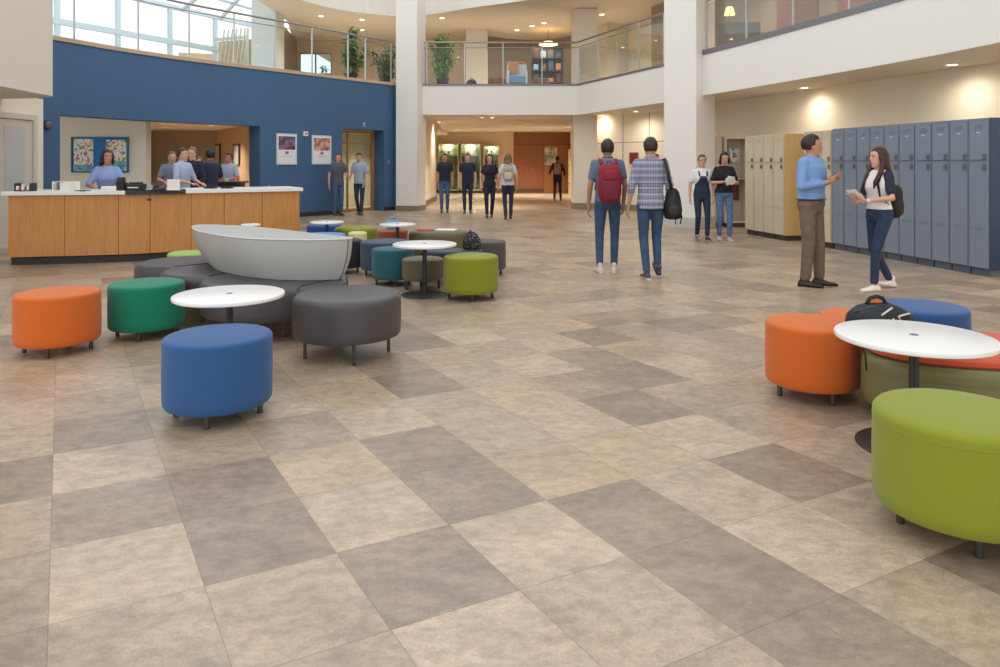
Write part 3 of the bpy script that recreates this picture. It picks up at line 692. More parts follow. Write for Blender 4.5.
# service trolley behind the desk with orange cups
x, Y = at_h(229, 178.6, 1.14); t = thing('service_counter', 'dark service counter with orange cups behind the desk', 'counter', (x, 16.3, 0)); x = (229-500)/F*16.3; t.location.x = x
bm = BM(); box(bm, -.36, .36, -.25, .25, 1.06, 1.10); obj('counter_top', bm, mat('dark_top', (70, 56, 48), .4), t, bevel=.005)
bm = BM(); box(bm, -.30, .30, -.2, .2, .05, 1.06); obj('cabinet', bm, mat('cab_navy', (44, 50, 62), .5), t, bevel=.005)
bm = BM(); box(bm, -.27, -.005, -.212, -.2, .1, 1.02); obj('door', bm, mat('cab_navy', (0, 0, 0)), t); bm = BM(); box(bm, .005, .27, -.212, -.2, .1, 1.02); obj('door', bm, mat('cab_navy', (0, 0, 0)), t)
bm = BM(); box(bm, -.28, .28, -.18, .18, 0, .05); obj('plinth', bm, BLACKP, t)
for k, (dx, lb, cl, hh) in enumerate(((-.28, 'orange cup at the left end of the service counter', (224, 126, 70), .14), (-.17, 'second orange cup on the service counter', (230, 140, 90), .11), (-.03, 'white bowl between the orange cups', (232, 230, 226), .07), (.24, 'orange cup at the right end of the service counter', (228, 120, 60), .12))):
    q = thing('bowl' if k == 2 else 'cup', lb, 'bowl' if k == 2 else 'cup', (x+dx, 16.2, 1.1)); r = .07 if k == 2 else .04
    bm = BM(); lathe(bm, [(0, 0), (r*.7, 0), (r, hh), (r*.92, hh), (r*.62, .01), (0, .01)], 20); obj('body', bm, mat('cup_%d' % k, cl, .4), q, smooth=True)

# ------------------------------------------------------------------ notice board, posters, wall fittings
def collage(name, seed, base=(236, 232, 222), scale=9):
    m = mat(name, base, .6); nt = m.node_tree; b = nt.nodes['Principled BSDF']
    tc = nt.nodes.new('ShaderNodeTexCoord'); mp = nt.nodes.new('ShaderNodeMapping'); mp.inputs['Location'].default_value = (seed, seed*.7, seed*1.3)
    v = nt.nodes.new('ShaderNodeTexVoronoi'); v.inputs['Scale'].default_value = scale; v.distance = 'CHEBYCHEV'
    cr = nt.nodes.new('ShaderNodeValToRGB'); cr.color_ramp.interpolation = 'CONSTANT'; e = cr.color_ramp.elements
    cols = [(0, (236, 232, 222)), (.28, (222, 120, 96)), (.38, (238, 234, 226)), (.5, (226, 190, 90)), (.58, (234, 228, 224)), (.68, (70, 140, 190)), (.78, (120, 170, 110)), (.86, (238, 236, 230))]
    e[0].position = 0; e[0].color = (*lin(cols[0][1]), 1); e[1].position = cols[1][0]; e[1].color = (*lin(cols[1][1]), 1)
    for p, c in cols[2:]: q = e.new(p); q.color = (*lin(c), 1)
    sx = nt.nodes.new('ShaderNodeSeparateColor')
    nt.links.new(tc.outputs['Object'], mp.inputs[0]); nt.links.new(mp.outputs[0], v.inputs['Vector']); nt.links.new(v.outputs['Color'], sx.inputs[0])
    nt.links.new(sx.outputs[0], cr.inputs[0]); nt.links.new(cr.outputs[0], b.inputs['Base Color']); return m
def z_at(py, Y): return EYE+(HZ-py)*Y/F
Yk = 17.55; X_ = lambda px: (px-500)/F*Yk
nb = thing('notice_board', 'blue notice board with two colourful poster collages on the cream kitchen wall', 'notice board', (X_(100.5), Yk-.02, z_at(155, Yk)))
bm = BM(); bx = lambda a, b_, y0, y1, t0, t1: box(bm, a-X_(100.5), b_-X_(100.5), y0, y1, t0-z_at(155, Yk), t1-z_at(155, Yk))
bx(X_(72), X_(129), -.01, .02, z_at(172.5, Yk), z_at(137, Yk)); obj('board', bm, mat('board_blue', (22, 112, 178), .6), nb)
bm = BM()
for a, b_, c, d in ((72, 129, 137, 138.2), (72, 129, 171.3, 172.5), (72, 73.2, 138.2, 171.3), (127.8, 129, 138.2, 171.3)): bx(X_(a), X_(b_), -.03, -.01, z_at(d, Yk), z_at(c, Yk))
obj('frame', bm, mat('board_frame', (36, 110, 128), .5), nb)
bm = BM(); bx(X_(74.5), X_(94), -.016, -.01, z_at(170.8, Yk), z_at(139, Yk)); obj('poster', bm, collage('collage_a', 3.1, scale=24), nb)
bm = BM(); bx(X_(107), X_(127), -.016, -.01, z_at(170.5, Yk), z_at(140, Yk)); obj('poster', bm, collage('collage_b', 7.4, scale=20), nb)
bm = BM(); bx(X_(75), X_(93.5), -.018, -.016, z_at(170.3, Yk), z_at(165, Yk)); bx(X_(108), X_(126), -.018, -.016, z_at(170, Yk), z_at(161, Yk)); obj('poster_footer', bm, mat('poster_blue', (40, 130, 196), .6, var=.3, vscale=9, rgb2=(120, 190, 160)), nb)
def wall_item(name, label, cat, line, pxa, pxb, pya, pyb, layers, d0=.0):
    c = cut(line, pxa, pxb); a, b_ = c[0], c[-1]; mid = (a+b_)/2; Y = mid.y; zc = z_at((pya+pyb)/2, Y)
    t = thing(name, label, cat, (mid.x, mid.y, zc), math.atan2(b_.y-a.y, b_.x-a.x)); W = (b_-a).length; H = (pyb-pya)*Y/F
    for nm, x0, x1, y0, y1, th0, th1, m in layers:
        bm = BM(); box(bm, -W/2+x0*W, -W/2+x1*W, -th1-d0, -th0-d0, H/2-y1*H, H/2-y0*H); obj(nm, bm, m, t)
    return t
PIC1 = mat('picture_a', (150, 120, 150), .5, var=.9, vscale=7, rgb2=(70, 40, 60)); PIC2 = mat('picture_b', (214, 190, 160), .5, var=.9, vscale=8, rgb2=(160, 60, 60))
PW = mat('poster_paper', (232, 234, 238), .5)
for (a, b_, c, d, pic, lb) in ((276, 296.3, 133.6, 164.6, PIC1, 'framed poster with a purple picture on the blue wall, nearer the reception desk'), (311.5, 330.7, 135.5, 164.4, PIC2, 'framed poster with a pink and tan picture on the blue wall, nearer the doorway')):
    wall_item('framed_poster', lb, 'poster', BW, a, b_, c, d, [('frame', 0, 1, 0, 1, .002, .03, mat('frame_pale', (206, 222, 226), .4)), ('sheet', .07, .93, .05, .96, .03, .034, PW), ('picture', .09, .91, .09, .52, .034, .037, pic), ('emblem', .42, .58, .57, .66, .034, .036, mat('emblem_grey', (150, 120, 130), .5)), ('caption', .3, .75, .72, .735, .034, .036, mat('cap_grey', (170, 170, 176), .5))])
wall_item('wall_sensor', 'small white square sensor between the two framed posters', 'sensor', BW, 303, 307, 131.5, 136, [('housing', 0, 1, 0, 1, 0, .05, LAM), ('lens', .3, .7, .3, .7, .05, .055, GREYM)])
wall_item('light_switch', 'small pale switch plate at the right end of the blue wall', 'switch', BW, 387.6, 389.4, 160, 164, [('plate', 0, 1, 0, 1, 0, .015, mat('switch_pl', (140, 150, 170), .5)), ('rocker', .3, .7, .3, .7, .015, .02, GREYM)])
wall_item('door_chime', 'thin pale marker on the blue wall above the doorway', 'sign', BW, 363, 364.6, 122.5, 127, [('plate', 0, 1, 0, 1, 0, .05, mat('sign_pl', (190, 200, 214), .5)), ('backing', .2, .8, .1, .9, .05, .055, GREYM)])
c = cut(BW, 47, 51); q = thing('wall_fitting', 'round grey fitting on the left end of the blue wall', 'wall fitting', (c[0].x, c[0].y, z_at(125, c[0].y)), math.atan2(c[-1].y-c[0].y, c[-1].x-c[0].x))  # unidentified round dome fitting, gives no light
bm = BM(); ball(bm, (0, -.04, 0), (.08, .05, .08)); obj('dome', bm, mat('dome_grey', (98, 104, 112), .4), q, smooth='all'); bm = BM(); lathe(bm, [(0, 0), (.1, 0), (.1, .02), (0, .02)], 20); o = obj('rim', bm, BLACKM, q); o.rotation_euler.x = PI/2
# boxes on the cream wall behind the two men
RL = [Vector(p) for p in RW]
wall_item('wall_box', 'small red-brown box on the cream wall between the two walking men', 'wall box', RL, 631, 638.5, 152.5, 164, [('housing', 0, 1, 0, 1, 0, .08, mat('box_red', (158, 62, 36), .45)), ('cover', .12, .88, .1, .9, .08, .09, mat('box_red2', (130, 50, 32), .4))])
wall_item('wall_bracket', 'thin red-brown bracket on the cream wall beside the right-hand pillar', 'bracket', RL, 655.5, 658.5, 153.5, 161.5, [('plate', 0, .5, 0, 1, 0, .04, mat('box_red', (0, 0, 0))), ('arm', .5, 1, .1, .4, 0, .08, mat('box_red2', (0, 0, 0)))])

# ------------------------------------------------------------------ lockers
def locker(label, x, y, rot, w_, h, d, mm, group, cols, side=None, split=.72):
    body, door, dark = cols
    t = thing('locker', label, 'locker', (x, y, 0), rot, group)
    W = w_/2-.0015
    bm = BM(); box(bm, -W, W, 0, d, .1, h); obj('cabinet', bm, body, t, bevel=.003)
    bm = BM(); box(bm, -W+.012, W-.012, .03, d-.02, 0, .1); obj('plinth', bm, dark, t)
    zs = .1+(h-.1)*split
    for nm, z0, z1, hz in (('upper_door', zs+.006, h-.02, zs+.05), ('lower_door', .115, zs-.006, zs-.09)):
        bm = BM(); box(bm, -W+.008, W-.008, -.014, -.001, z0, z1); 
        # raised border
        for a0, a1, b0, b1 in ((-W+.008, W-.008, z0, z0+.012), (-W+.008, W-.008, z1-.012, z1), (-W+.008, -W+.018, z0+.012, z1-.012), (W-.018, W-.008, z0+.012, z1-.012)): box(bm, a0, a1, -.02, -.014, b0, b1)
        if nm == 'upper_door':
            for k in range(4): box(bm, -W*.45, W*.45, -.02, -.014, z1-.07-k*.018, z1-.062-k*.018)
        else:
            for k in range(3): box(bm, -W*.45, W*.45, -.02, -.014, z0+.5+k*.02, z0+.508+k*.02)
        dr_ = obj(nm, bm, door, t, bevel=.002)
        bm = BM(); box(bm, W*.45, W*.78, -.026, -.02, hz-.04, hz+.04); box(bm, W*.54, W*.7, -.042, -.026, hz-.025, hz+.025); obj('handle', bm, STEEL if mm else mat('handle_brass', (150, 130, 100), .4, .6), dr_)
    bm = BM(); box(bm, -.03, .03, -.018, -.0145, h-.2, h-.185); obj('number_plate', bm, mat('plate_pale', (206, 206, 204), .4), t)
    if side:
        bm = BM(); box(bm, W+.0012, W+.0095, 0, d, .1, h); obj('end_panel', bm, side, t)
    return t
LKB = mat('locker_blue', (128, 138, 152), .38, .1, var=.06, vscale=5); LKD = mat('locker_blue_door', (134, 144, 158), .36, .1, var=.05, vscale=6)
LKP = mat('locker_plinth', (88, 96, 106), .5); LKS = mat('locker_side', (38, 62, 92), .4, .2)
LC, LCD = mat('locker_beige', (206, 188, 160), .5), mat('locker_beige_door', (212, 196, 170), .48, var=.06, vscale=8, stretch=(6, 6, .6)); LCP = mat('locker_dark_plinth', (62, 58, 56), .5)
ud = Vector((-.187, .982)); RT = math.atan2(-.982, .187); wl = .323
ordn = ['first', 'second', 'third', 'fourth', 'fifth', 'sixth', 'seventh', 'eighth', 'ninth', 'tenth']
for k in range(10):
    p = Vector((6.44, 9.5))+ud*wl*(k+.5)
    locker('tall blue-grey metal locker, %s from the open near end of the row' % ordn[k], p.x, p.y, RT, wl, 2.105, .55, True, 'blue-grey lockers', (LKB, LKD, LKP), side=LKS if k == 0 else None)
for k in range(3):
    p = Vector((5.83, 12.69))+ud*.265*(k+.5)
    locker('narrow cream locker, %s beyond the blue-grey row' % ordn[k], p.x, p.y, RT, .265, 2.09, .4, False, 'cream lockers behind the man in the blue shirt', (LC, LCD, LCP))
wd = mat('end_panel_wood_warmlit', (222, 184, 124), .5, var=.08, vscale=4, stretch=(5, 5, .5))  # yellow wood, its tint also carries the warm light on that side
for k in range(4):
    p = Vector((5.51, 13.99))+ud*.36*(k+.5)
    locker('beige wooden locker, %s from the man in the blue shirt' % ordn[k], p.x, p.y, RT, .36, 2.08, .48, False, 'beige wooden lockers', (LC, LCD, LCP), side=wd if k == 0 else None)
locker('narrow cream locker beside the right-hand pillar', 5.17, 17.15, 0, .22, 2.14, .4, False, None, (LC, LCD, LCP))
t = thing('open_locker', 'open grey locker with photos and red things inside, behind the woman in black', 'locker', (5.57, 17.0, 0))
bm = BM(); W = .27
box(bm, -W, -W+.02, 0, .45, .1, 2.14); box(bm, W-.02, W, 0, .45, .1, 2.14); box(bm, -W+.02, W-.02, .43, .45, .1, 2.14); box(bm, -W+.02, W-.02, 0, .43, 2.1, 2.14); box(bm, -W+.02, W-.02, 0, .43, .1, .13)
obj('cabinet', bm, mat('locker_inner', (204, 194, 178), .5), t)
bm = BM(); box(bm, -W, -W+.03, -.02, 0, .1, 2.14); box(bm, W-.03, W, -.02, 0, .1, 2.14); box(bm, -W+.03, W-.03, -.02, 0, 2.08, 2.14); obj('face_frame', bm, LC, t)
bm = BM(); box(bm, -W+.02, W-.02, .03, .42, 1.13, 1.15); obj('shelf', bm, mat('locker_inner', (0, 0, 0)), t)
bm = BM(); box(bm, -W+.02, W-.02, .03, .4, 0, .1); obj('plinth', bm, LCP, t)
bm = BM(); box(bm, -.06, .2, .40, .425, 1.5, 1.86); obj('photo', bm, collage('collage_c', 12.2, scale=14), t)
bm = BM(); box(bm, -.02, .18, .38, .425, .62, .98); obj('photo', bm, mat('photo_red', (150, 60, 56), .5, var=.9, vscale=12, rgb2=(70, 50, 60)), t)

# ------------------------------------------------------------------ hall fittings: display cases, doors
def display_case(label, pxa, pxb, pya, pyb, seed, Y=36.95):
    xa, xb = (pxa-500)/F*Y, (pxb-500)/F*Y; za, zb = z_at(pya, Y), z_at(pyb, Y)
    t = thing('display_case', label, 'display case', ((xa+xb)/2, Y, zb)); W = (xb-xa)/2; H = za-zb
    bm = BM()
    for a, b_, c, d in ((-W, W, 0, .06), (-W, W, H-.06, H), (-W, -W+.05, .06, H-.06), (W-.05, W, .06, H-.06)): box(bm, a, b_, -.3, 0, c, d)
    obj('frame', bm, mat('case_frame', (206, 196, 172), .5), t)
    bm = BM(); box(bm, -W+.05, W-.05, -.03, -.01, .06, H-.06); obj('back_panel', bm, mat('case_back_%d' % seed, (96, 118, 96), .6, var=.6, vscale=2.2, rgb2=(190, 190, 150)), t)
    bm = BM(); box(bm, -W+.05, W-.05, -.285, -.275, .06, H-.06); obj('glass_front', bm, GLASSG, t)
    for k in range(3):
        z = .06+(H-.12)*(k+1)/4; bm = BM(); box(bm, -W+.05, W-.05, -.26, -.03, z, z+.02); obj('shelf', bm, mat('shelf_pale', (200, 196, 180), .4), t)
    rnd = random.Random(seed); bm = BM()
    for k in range(3):
        for j in range(3):
            x = -W+.2+(2*W-.4)*j/2; z = .08+(H-.12)*(k+1)/4; hh = rnd.uniform(.15, .32)
            if rnd.random() < .8: lathe(bm, [(0, z), (.06, z), (.02, z+hh*.4), (.07, z+hh*.7), (.06, z+hh), (0, z+hh)], 10, cx=x, cy=-.14)
    obj('trophy_display', bm, mat('trophy', (170, 156, 110), .35, .4), t, smooth=True)
    L = bpy.data.lights.new('case_lamp', 'POINT'); L.energy = 14; L.shadow_soft_size = .1; L.color = (1, .92, .75); o = bpy.data.objects.new('case_lamp', L); COL.objects.link(o); o.location = ((xa+xb)/2, Y-.15, za-.15)
display_case('tall lit display case at the far left of the hall', 438.5, 459, 143.5, 190.5, 1)
display_case('tall lit green-backed display case behind the students in the hall', 461, 481, 143.5, 190.5, 2)  # green tone belongs to the back panel
display_case('shallow display case with a framed picture, nearest the brown wall', 483.5, 499.5, 145.5, 181, 3)
xa, xb, Yb = (544-500)/F*36.87, (566.5-500)/F*36.87, 36.87
d3 = bpy.data.objects.new('door_3', None); COL.objects.link(d3); d3['kind'] = 'structure'; d3.location = (xa, Yb, 0)
bm = BM(); box(bm, xa, xb, Yb-.03, Yb+.02, .02, 2.45); obj('door_leaf', bm, mat('door_brown', (164, 102, 62), .5, var=.12, vscale=4, stretch=(6, 6, .5)), d3, world=True)
bm = BM(); box(bm, xa+.03, (557-500)/F*Yb, Yb-.045, Yb-.03, z_at(165, Yb), z_at(147.5, Yb)); obj('door_window', bm, mat('window_mottled', (120, 130, 110), .2, var=.9, vscale=4, rgb2=(214, 206, 180)), d3, world=True)  # two-tone mottled pane standing for the items behind it
bm = BM(); box(bm, xa-.02, xa, Yb-.035, Yb, .02, 2.45); box(bm, .75, 3.6, Yb-.035, Yb, 2.46, 2.48); obj('door_frame', bm, DARKIN, d3, world=True)
for px in (527, 531):
    bm = BM(); x = (px-500)/F*Yb; tube(bm, [(x, Yb-.06, 1.0), (x, Yb-.06, 1.35)], .012, 6); o = struct('door_pull', bm, STEEL, smooth=True)
t = thing('wall_shelf', 'narrow lit shelf unit at the right end of the brown hall wall', 'shelf', (3.42, 35.5, 0))
bm = BM(); box(bm, -.05, .12, -.3, .3, 0, 2.2); obj('cabinet', bm, mat('shelf_cream', (214, 196, 160), .5), t)
for k in range(4):
    bm = BM(); box(bm, -.1, -.05, -.3, .3, .5+k*.45, .53+k*.45); obj('shelf', bm, DARKIN, t)

# kitchen fittings on the tan wall and the shelf
KR = [Vector((-9.72, 24.7)), Vector((-6.75, 20.1))]
for a, b_, lb in ((214.5, 221, 'pale narrow mirror on the tan kitchen wall, farther from the blue wall'), (234, 240.5, 'pale narrow mirror on the tan kitchen wall, nearer to the blue wall')):
    wall_item('wall_mirror', lb, 'mirror', KR, a, b_, 144, 165, [('frame', 0, 1, 0, 1, .001, .04, DARKIN), ('mirror_glass', .15, .85, .08, .97, .04, .045, mat('mirror_pale', (214, 212, 200), .3))])
t = thing('storage_shelf', 'dark storage shelf on the left of the kitchen', 'shelf', (-12.05, 23.6, 0))
bm = BM(); box(bm, -.4, .4, .25, .3, 0, 2.3); box(bm, -.4, -.36, -.3, .25, 0, 2.3); box(bm, .36, .4, -.3, .25, 0, 2.3); obj('carcass', bm, DARKIN, t)
for k in range(5):
    bm = BM(); box(bm, -.36, .36, -.28, .25, .1+k*.5, .14+k*.5); obj('shelf', bm, DARKIN, t)
    if k < 4:
        bm = BM(); box(bm, -.3, .1, -.1, .2, .14+k*.5, .34+k*.5); obj('carton', bm, mat('carton', (170, 140, 110), .7), t)

# ------------------------------------------------------------------ upper floor furniture and plants
def plant(label, x, y, z0, R, H, seed, leafcol, n=230, pot=(60, 56, 54)):
    t = thing('potted_tree', label, 'plant', (x, y, z0)); rnd = random.Random(seed)
    bm = BM(); lathe(bm, [(0, 0), (.16, 0), (.22, .36), (.24, .38), (.21, .38), (.2, .33), (0, .33)], 24); obj('pot', bm, mat('pot_%d' % seed, pot, .5), t, smooth=True)
    bs = BM(); bl = BM()
    for s in range(22):
        a = rnd.uniform(0, 2*PI); rr = rnd.uniform(.1, .85)*R; hh = H*rnd.uniform(.42, 1.0)*(1-.25*rr/R)
        tip = Vector((rr*math.cos(a), rr*math.sin(a), hh)); mid = Vector((tip.x*.25, tip.y*.25, hh*.6))
        tube(bs, [(0.05*math.cos(a), .05*math.sin(a), .3), mid, tip], [.014, .01, .005], 5)
        for k in range(n//22):
            f = rnd.uniform(.25, 1); p = Vector((0, 0, .3)).lerp(mid, min(1, f*2)) if f < .5 else mid.lerp(tip, f*2-1)
            d = Vector((rnd.uniform(-1, 1), rnd.uniform(-1, 1), rnd.uniform(-.45, .8))).normalized(); L = rnd.uniform(.18, .34)
            s_ = d.cross(Vector((0, 0, 1))).normalized()*L*.16; droop = Vector((0, 0, -L*.25))
            v = [bl.verts.new(q) for q in (p, p+d*L*.45+s_, p+d*L+droop, p+d*L*.45-s_)]; mv = bl.verts.new(p+d*L*.5+Vector((0, 0, .012)))
            for i in range(4): bl.faces.new((v[i], v[(i+1) % 4], mv))
    obj('stem', bs, mat('stem_brown', (96, 80, 52), .7), t); obj('foliage', bl, mat('leaf_%d' % seed, leafcol, .5, var=.45, vscale=3), t)
    return t
plant('bushy green potted tree on the balcony just right of the left pillar', -1.93, 24.3, 3.99, .82, 2.05, 5, (142, 190, 84), 760)
plant('tall dark green potted tree behind the glass railing above the blue wall doorway', -4.78, 23.15, 4.0, .68, 2.1, 6, (120, 164, 104), 700)
plant('shorter potted tree beside the left pillar on the upper floor', -3.8, 24.0, 4.0, .55, 1.6, 8, (116, 152, 104), 450)
plant('leafy shrub seen through the upper window', -7.6, 31.6, 3.98, 1.1, 2.0, 9, (92, 128, 84), 420)

t = thing('armchair', 'blue and white armchair with an orange throw on the balcony', 'armchair', (.58, 24.6, 3.98), 0)
AB = mat('arm_blue', (120, 160, 200), .6)
bm = BM(); box(bm, -.3, .3, -.3, .3, .22, .46); obj('seat', bm, AB, t, bevel=.05)
bm = BM(); prism(bm, [(-.3, .2), (.3, .2), (.36, .36), (-.36, .36)], .4, .95); obj('backrest', bm, mat('arm_white', (226, 232, 240), .6), t, bevel=.05)
for s in (-1, 1):
    bm = BM(); box(bm, s*.3-.05, s*.3+.05, -.28, .3, .22, .66); obj('armrest', bm, mat('arm_white', (0, 0, 0)), t, bevel=.03)
    for q in (-.24, .24): bm = BM(); tube(bm, [(s*.24, q, 0), (s*.24, q, .22)], .02, 8); obj('leg', bm, DARKIN, t)
bm = BM(); prism(bm, [(-.28, .14), (.24, .14), (.3, .38), (-.34, .38)], .95, 1.02); box(bm, -.3, .05, .1, .16, .6, .97); obj('throw', bm, mat('throw_orange', (224, 160, 104), .8), t, bevel=.02)
for k, (x, y, r, lb) in enumerate(((-.12, 24.7, .3, 'brown leather pouf left of the blue and white armchair'), (1.4, 24.9, .3, 'brown leather pouf right of the blue and white armchair'))):
    ottoman(lb, x, y, r, vinyl('tan_leather', (128, 78, 46)), .44, name='pouf', cat='pouf').location.z = 3.98
t = thing('handbag', 'small dark bag resting by the foot of the balcony railing', 'bag', (-1.0, 23.5, 4.07))
t.location = (-.93, 23.62, 3.98)
bm = BM(); ball(bm, (0, 0, .14), (.17, .1, .14)); obj('body', bm, mat('bag_dark', (62, 40, 34), .6), t, smooth='all'); bm = BM(); tube(bm, [(-.08, 0, .24), (0, 0, .34), (.08, 0, .24)], .012, 6); obj('handle', bm, BLACKP, t, smooth=True)
t = thing('display_shelf', 'dark display shelf with blue and orange items at the back of the balcony', 'shelf', (1.75, 26.9, 3.98))
bm = BM(); box(bm, -.6, .6, .2, .25, 0, 1.9); box(bm, -.6, -.56, -.2, .2, 0, 1.9); box(bm, .56, .6, -.2, .2, 0, 1.9)
for z in (.05, .5, .95, 1.4): box(bm, -.56, .56, -.2, .2, z, z+.04)
obj('carcass', bm, mat('shelf_dark', (66, 52, 44), .6), t)
rnd = random.Random(3)
for k in range(16):
    z = (.09, .54, .99, 1.44)[k//4]; x = -.42+.28*(k % 4); hh = rnd.uniform(.15, .36); bm = BM(); box(bm, x-.09, x+.09, -.15, .1, z, z+hh)
    obj('boxed_item', bm, mat('item_%d' % (k % 5), [(60, 90, 120), (200, 140, 90), (90, 60, 46), (150, 180, 200), (110, 100, 90)][k % 5], .6), t, bevel=.01)
t = thing('ceiling_lamp', 'wide glowing dome lamp under the upper ceiling above the display shelf', 'ceiling lamp', (1.85, 27.6, 6.05))
bm = BM(); lathe(bm, [(0, .12), (.2, .1), (.36, 0), (.34, -.02), (0, -.06)], 32); obj('shade', bm, mat('lamp_glow', (255, 226, 170), .5, emit=(255, 206, 140), es=3.0), t, smooth=True)
bm = BM(); tube(bm, [(0, 0, .12), (0, 0, .57)], .012, 6); obj('stem', bm, STEEL, t)
t = thing('side_cabinet', 'dark cabinet with a small yellow lamp behind the balcony glass, right of the right-hand pillar', 'cabinet', (5.95, 18.0, 3.98))
bm = BM(); box(bm, -.45, .45, -.25, .25, .05, 1.0); obj('cabinet', bm, mat('cab_slate', (70, 78, 88), .5), t, bevel=.01); bm = BM(); box(bm, -.4, .4, -.2, .2, 0, .05); obj('plinth', bm, BLACKP, t)
for s in (-1, 1): bm = BM(); box(bm, s*.22-.2, s*.22+.2, -.262, -.25, .1, .96); obj('door', bm, mat('cab_slate2', (84, 92, 102), .5), t)
t = thing('table_lamp', 'small lamp with a pale yellow shade standing on the dark upper cabinet', 'lamp', (5.72, 18.0, 4.98))
bm = BM(); lathe(bm, [(0, 0), (.08, 0), (.08, .015), (.02, .03), (.015, .28), (0, .28)], 16); obj('base', bm, BLACKM, t, smooth=True); bm = BM(); lathe(bm, [(.13, .22), (.08, .42), (.075, .42), (.12, .22), (.13, .22)], 20); obj('shade', bm, mat('shade_yellow', (240, 214, 130), .6, emit=(255, 220, 140), es=1.5), t, smooth=True)

# ------------------------------------------------------------------ bits lying on the seats
def flat(name, label, cat, x, y, z, w_, d, h, rz, m):
    t = thing(name, label, cat, (x, y, z), rz); bm = BM(); box(bm, -w_/2, w_/2, -d/2, d/2, 0, h); obj('cover', bm, m, t, bevel=.003)
    bm = BM(); box(bm, -w_/2+.006, w_/2-.003, -d/2+.006, d/2-.006, h+.001, h+.004); obj('sheet', bm, m if name == 'folder' else PAPER, t)
flat('folder', 'red folder lying on the olive-brown bench', 'folder', -1.16, 11.22, .464, .22, .2, .012, .3, mat('folder_red', (206, 84, 66), .5))
flat('paper_pile', 'white papers lying on the olive-brown bench beside the red folder', 'papers', -.83, 11.22, .464, .32, .22, .012, -.2, PAPER)
t = thing('tote_bag', 'small light blue bag standing on the orange ottoman', 'bag', (-1.71, 11.5, .455)); 
bm = BM(); box(bm, -.1, .1, -.05, .05, 0, .14); obj('body', bm, mat('bag_sky', (110, 164, 190), .6), t, bevel=.02); bm = BM(); tube(bm, [(-.05, 0, .13), (-.03, 0, .2), (.03, 0, .2), (.05, 0, .13)], .007, 6); obj('handle', bm, mat('bag_sky', (0, 0, 0)), t, smooth=True)
# black mesh bag next to the lime ottoman
t = thing('mesh_bag', 'black mesh bag with pale dots slumped behind the lime green ottoman', 'bag', (-.36, 9.2, .413))
md = mat('mesh_black', (28, 28, 32), .7); nt = md.node_tree; b_ = nt.nodes['Principled BSDF']; v = nt.nodes.new('ShaderNodeTexVoronoi'); v.inputs['Scale'].default_value = 42; tcn = nt.nodes.new('ShaderNodeTexCoord'); cr = nt.nodes.new('ShaderNodeValToRGB')
cr.color_ramp.elements[0].position = .22; cr.color_ramp.elements[0].color = (.35, .35, .37, 1); cr.color_ramp.elements[1].position = .3; cr.color_ramp.elements[1].color = (.012, .012, .015, 1)
nt.links.new(tcn.outputs['Object'], v.inputs['Vector']); nt.links.new(v.outputs['Distance'], cr.inputs[0]); nt.links.new(cr.outputs[0], b_.inputs['Base Color'])
bm = BM(); lathe(bm, [(0, 0), (.1, 0), (.125, .04), (.11, .12), (.07, .19), (.03, .215), (0, .22)], 24, sy=.7); obj('body', bm, md, t, smooth=True)
bm = BM(); tube(bm, [(-.06, 0, .18), (-.02, -.02, .24), (.05, 0, .17)], .008, 6); obj('strap', bm, BLACKP, t, smooth=True)
# dark backpack lying on the orange ottoman, right group
NV = mat('pack_navy', (30, 34, 46), .7, var=.3, vscale=9, bump=.3, bscale=30); OR2 = mat('pack_orange', (226, 110, 40), .7); STR = mat('strap_beige', (214, 200, 184), .7)
t = thing('backpack', 'dark navy backpack with an orange handle lying on the bench behind the right-hand table', 'backpack', (2.335, 4.43, .425), .0)
bm = BM(); secs = [(-.215, .05, .05), (-.195, .11, .085), (-.14, .14, .125), (-.05, .15, .15), (.06, .15, .145), (.14, .13, .115), (.205, .09, .07), (.225, .04, .04)]
n = 20; rings = []
for x, ry, rz in secs: rings.append([bm.verts.new((x, ry*math.copysign(abs(math.cos(a))**.8, math.cos(a)), max(.0, .085+rz*.8*math.sin(a)) if math.sin(a) < 0 else .085+rz*.85*math.sin(a))) for a in [2*PI*k/n for k in range(n)]])
for a, b2 in zip(rings, rings[1:]):
    for k in range(n): bm.faces.new((a[k], a[(k+1) % n], b2[(k+1) % n], b2[k]))
bm.faces.new(rings[0][::-1]); bm.faces.new(rings[-1]); o = obj('main_compartment', bm, NV, t, smooth='all'); t.scale = (.88, .88, 1.06)
bm = BM(); ball(bm, (-.03, -.11, .10), (.13, .06, .075), 16, 10); obj('front_pocket', bm, mat('pack_black', (26, 26, 30), .65, bump=.3, bscale=30), t, smooth='all')
bm = BM(); tube(bm, [(-.10, .0, .20), (-.075, 0, .235), (-.03, 0, .245), (.015, 0, .235), (.04, 0, .2)], [.012]*5, 8, flat=1.0); obj('handle', bm, mat('pack_black', (0, 0, 0)), t, smooth='all')
bm = BM(); ball(bm, (-.03, .01, .205), (.05, .02, .022)); obj('handle_pad', bm, OR2, t, smooth='all')
for k, pts in enumerate(([(-.09, -.13, .14), (-.04, -.14, .175), (.01, -.13, .20)], [(.05, -.13, .15), (.09, -.13, .16), (.14, -.11, .165)], [(.05, -.135, .15), (.075, -.14, .11), (.08, -.14, .08)], [(-.03, -.17, .11), (-.005, -.175, .145), (.02, -.17, .115)])):
    bm = BM(); tube(bm, pts, .009, 6, flat=.6); obj('strap', bm, STR, t, smooth='all')
bm = BM(); tube(bm, [(-.2, -.1, .05), (-.225, -.19, .04), (-.24, -.26, -.02), (-.235, -.27, -.12)], .006, 6); obj('loose_strap', bm, BLACKP, t, smooth='all')
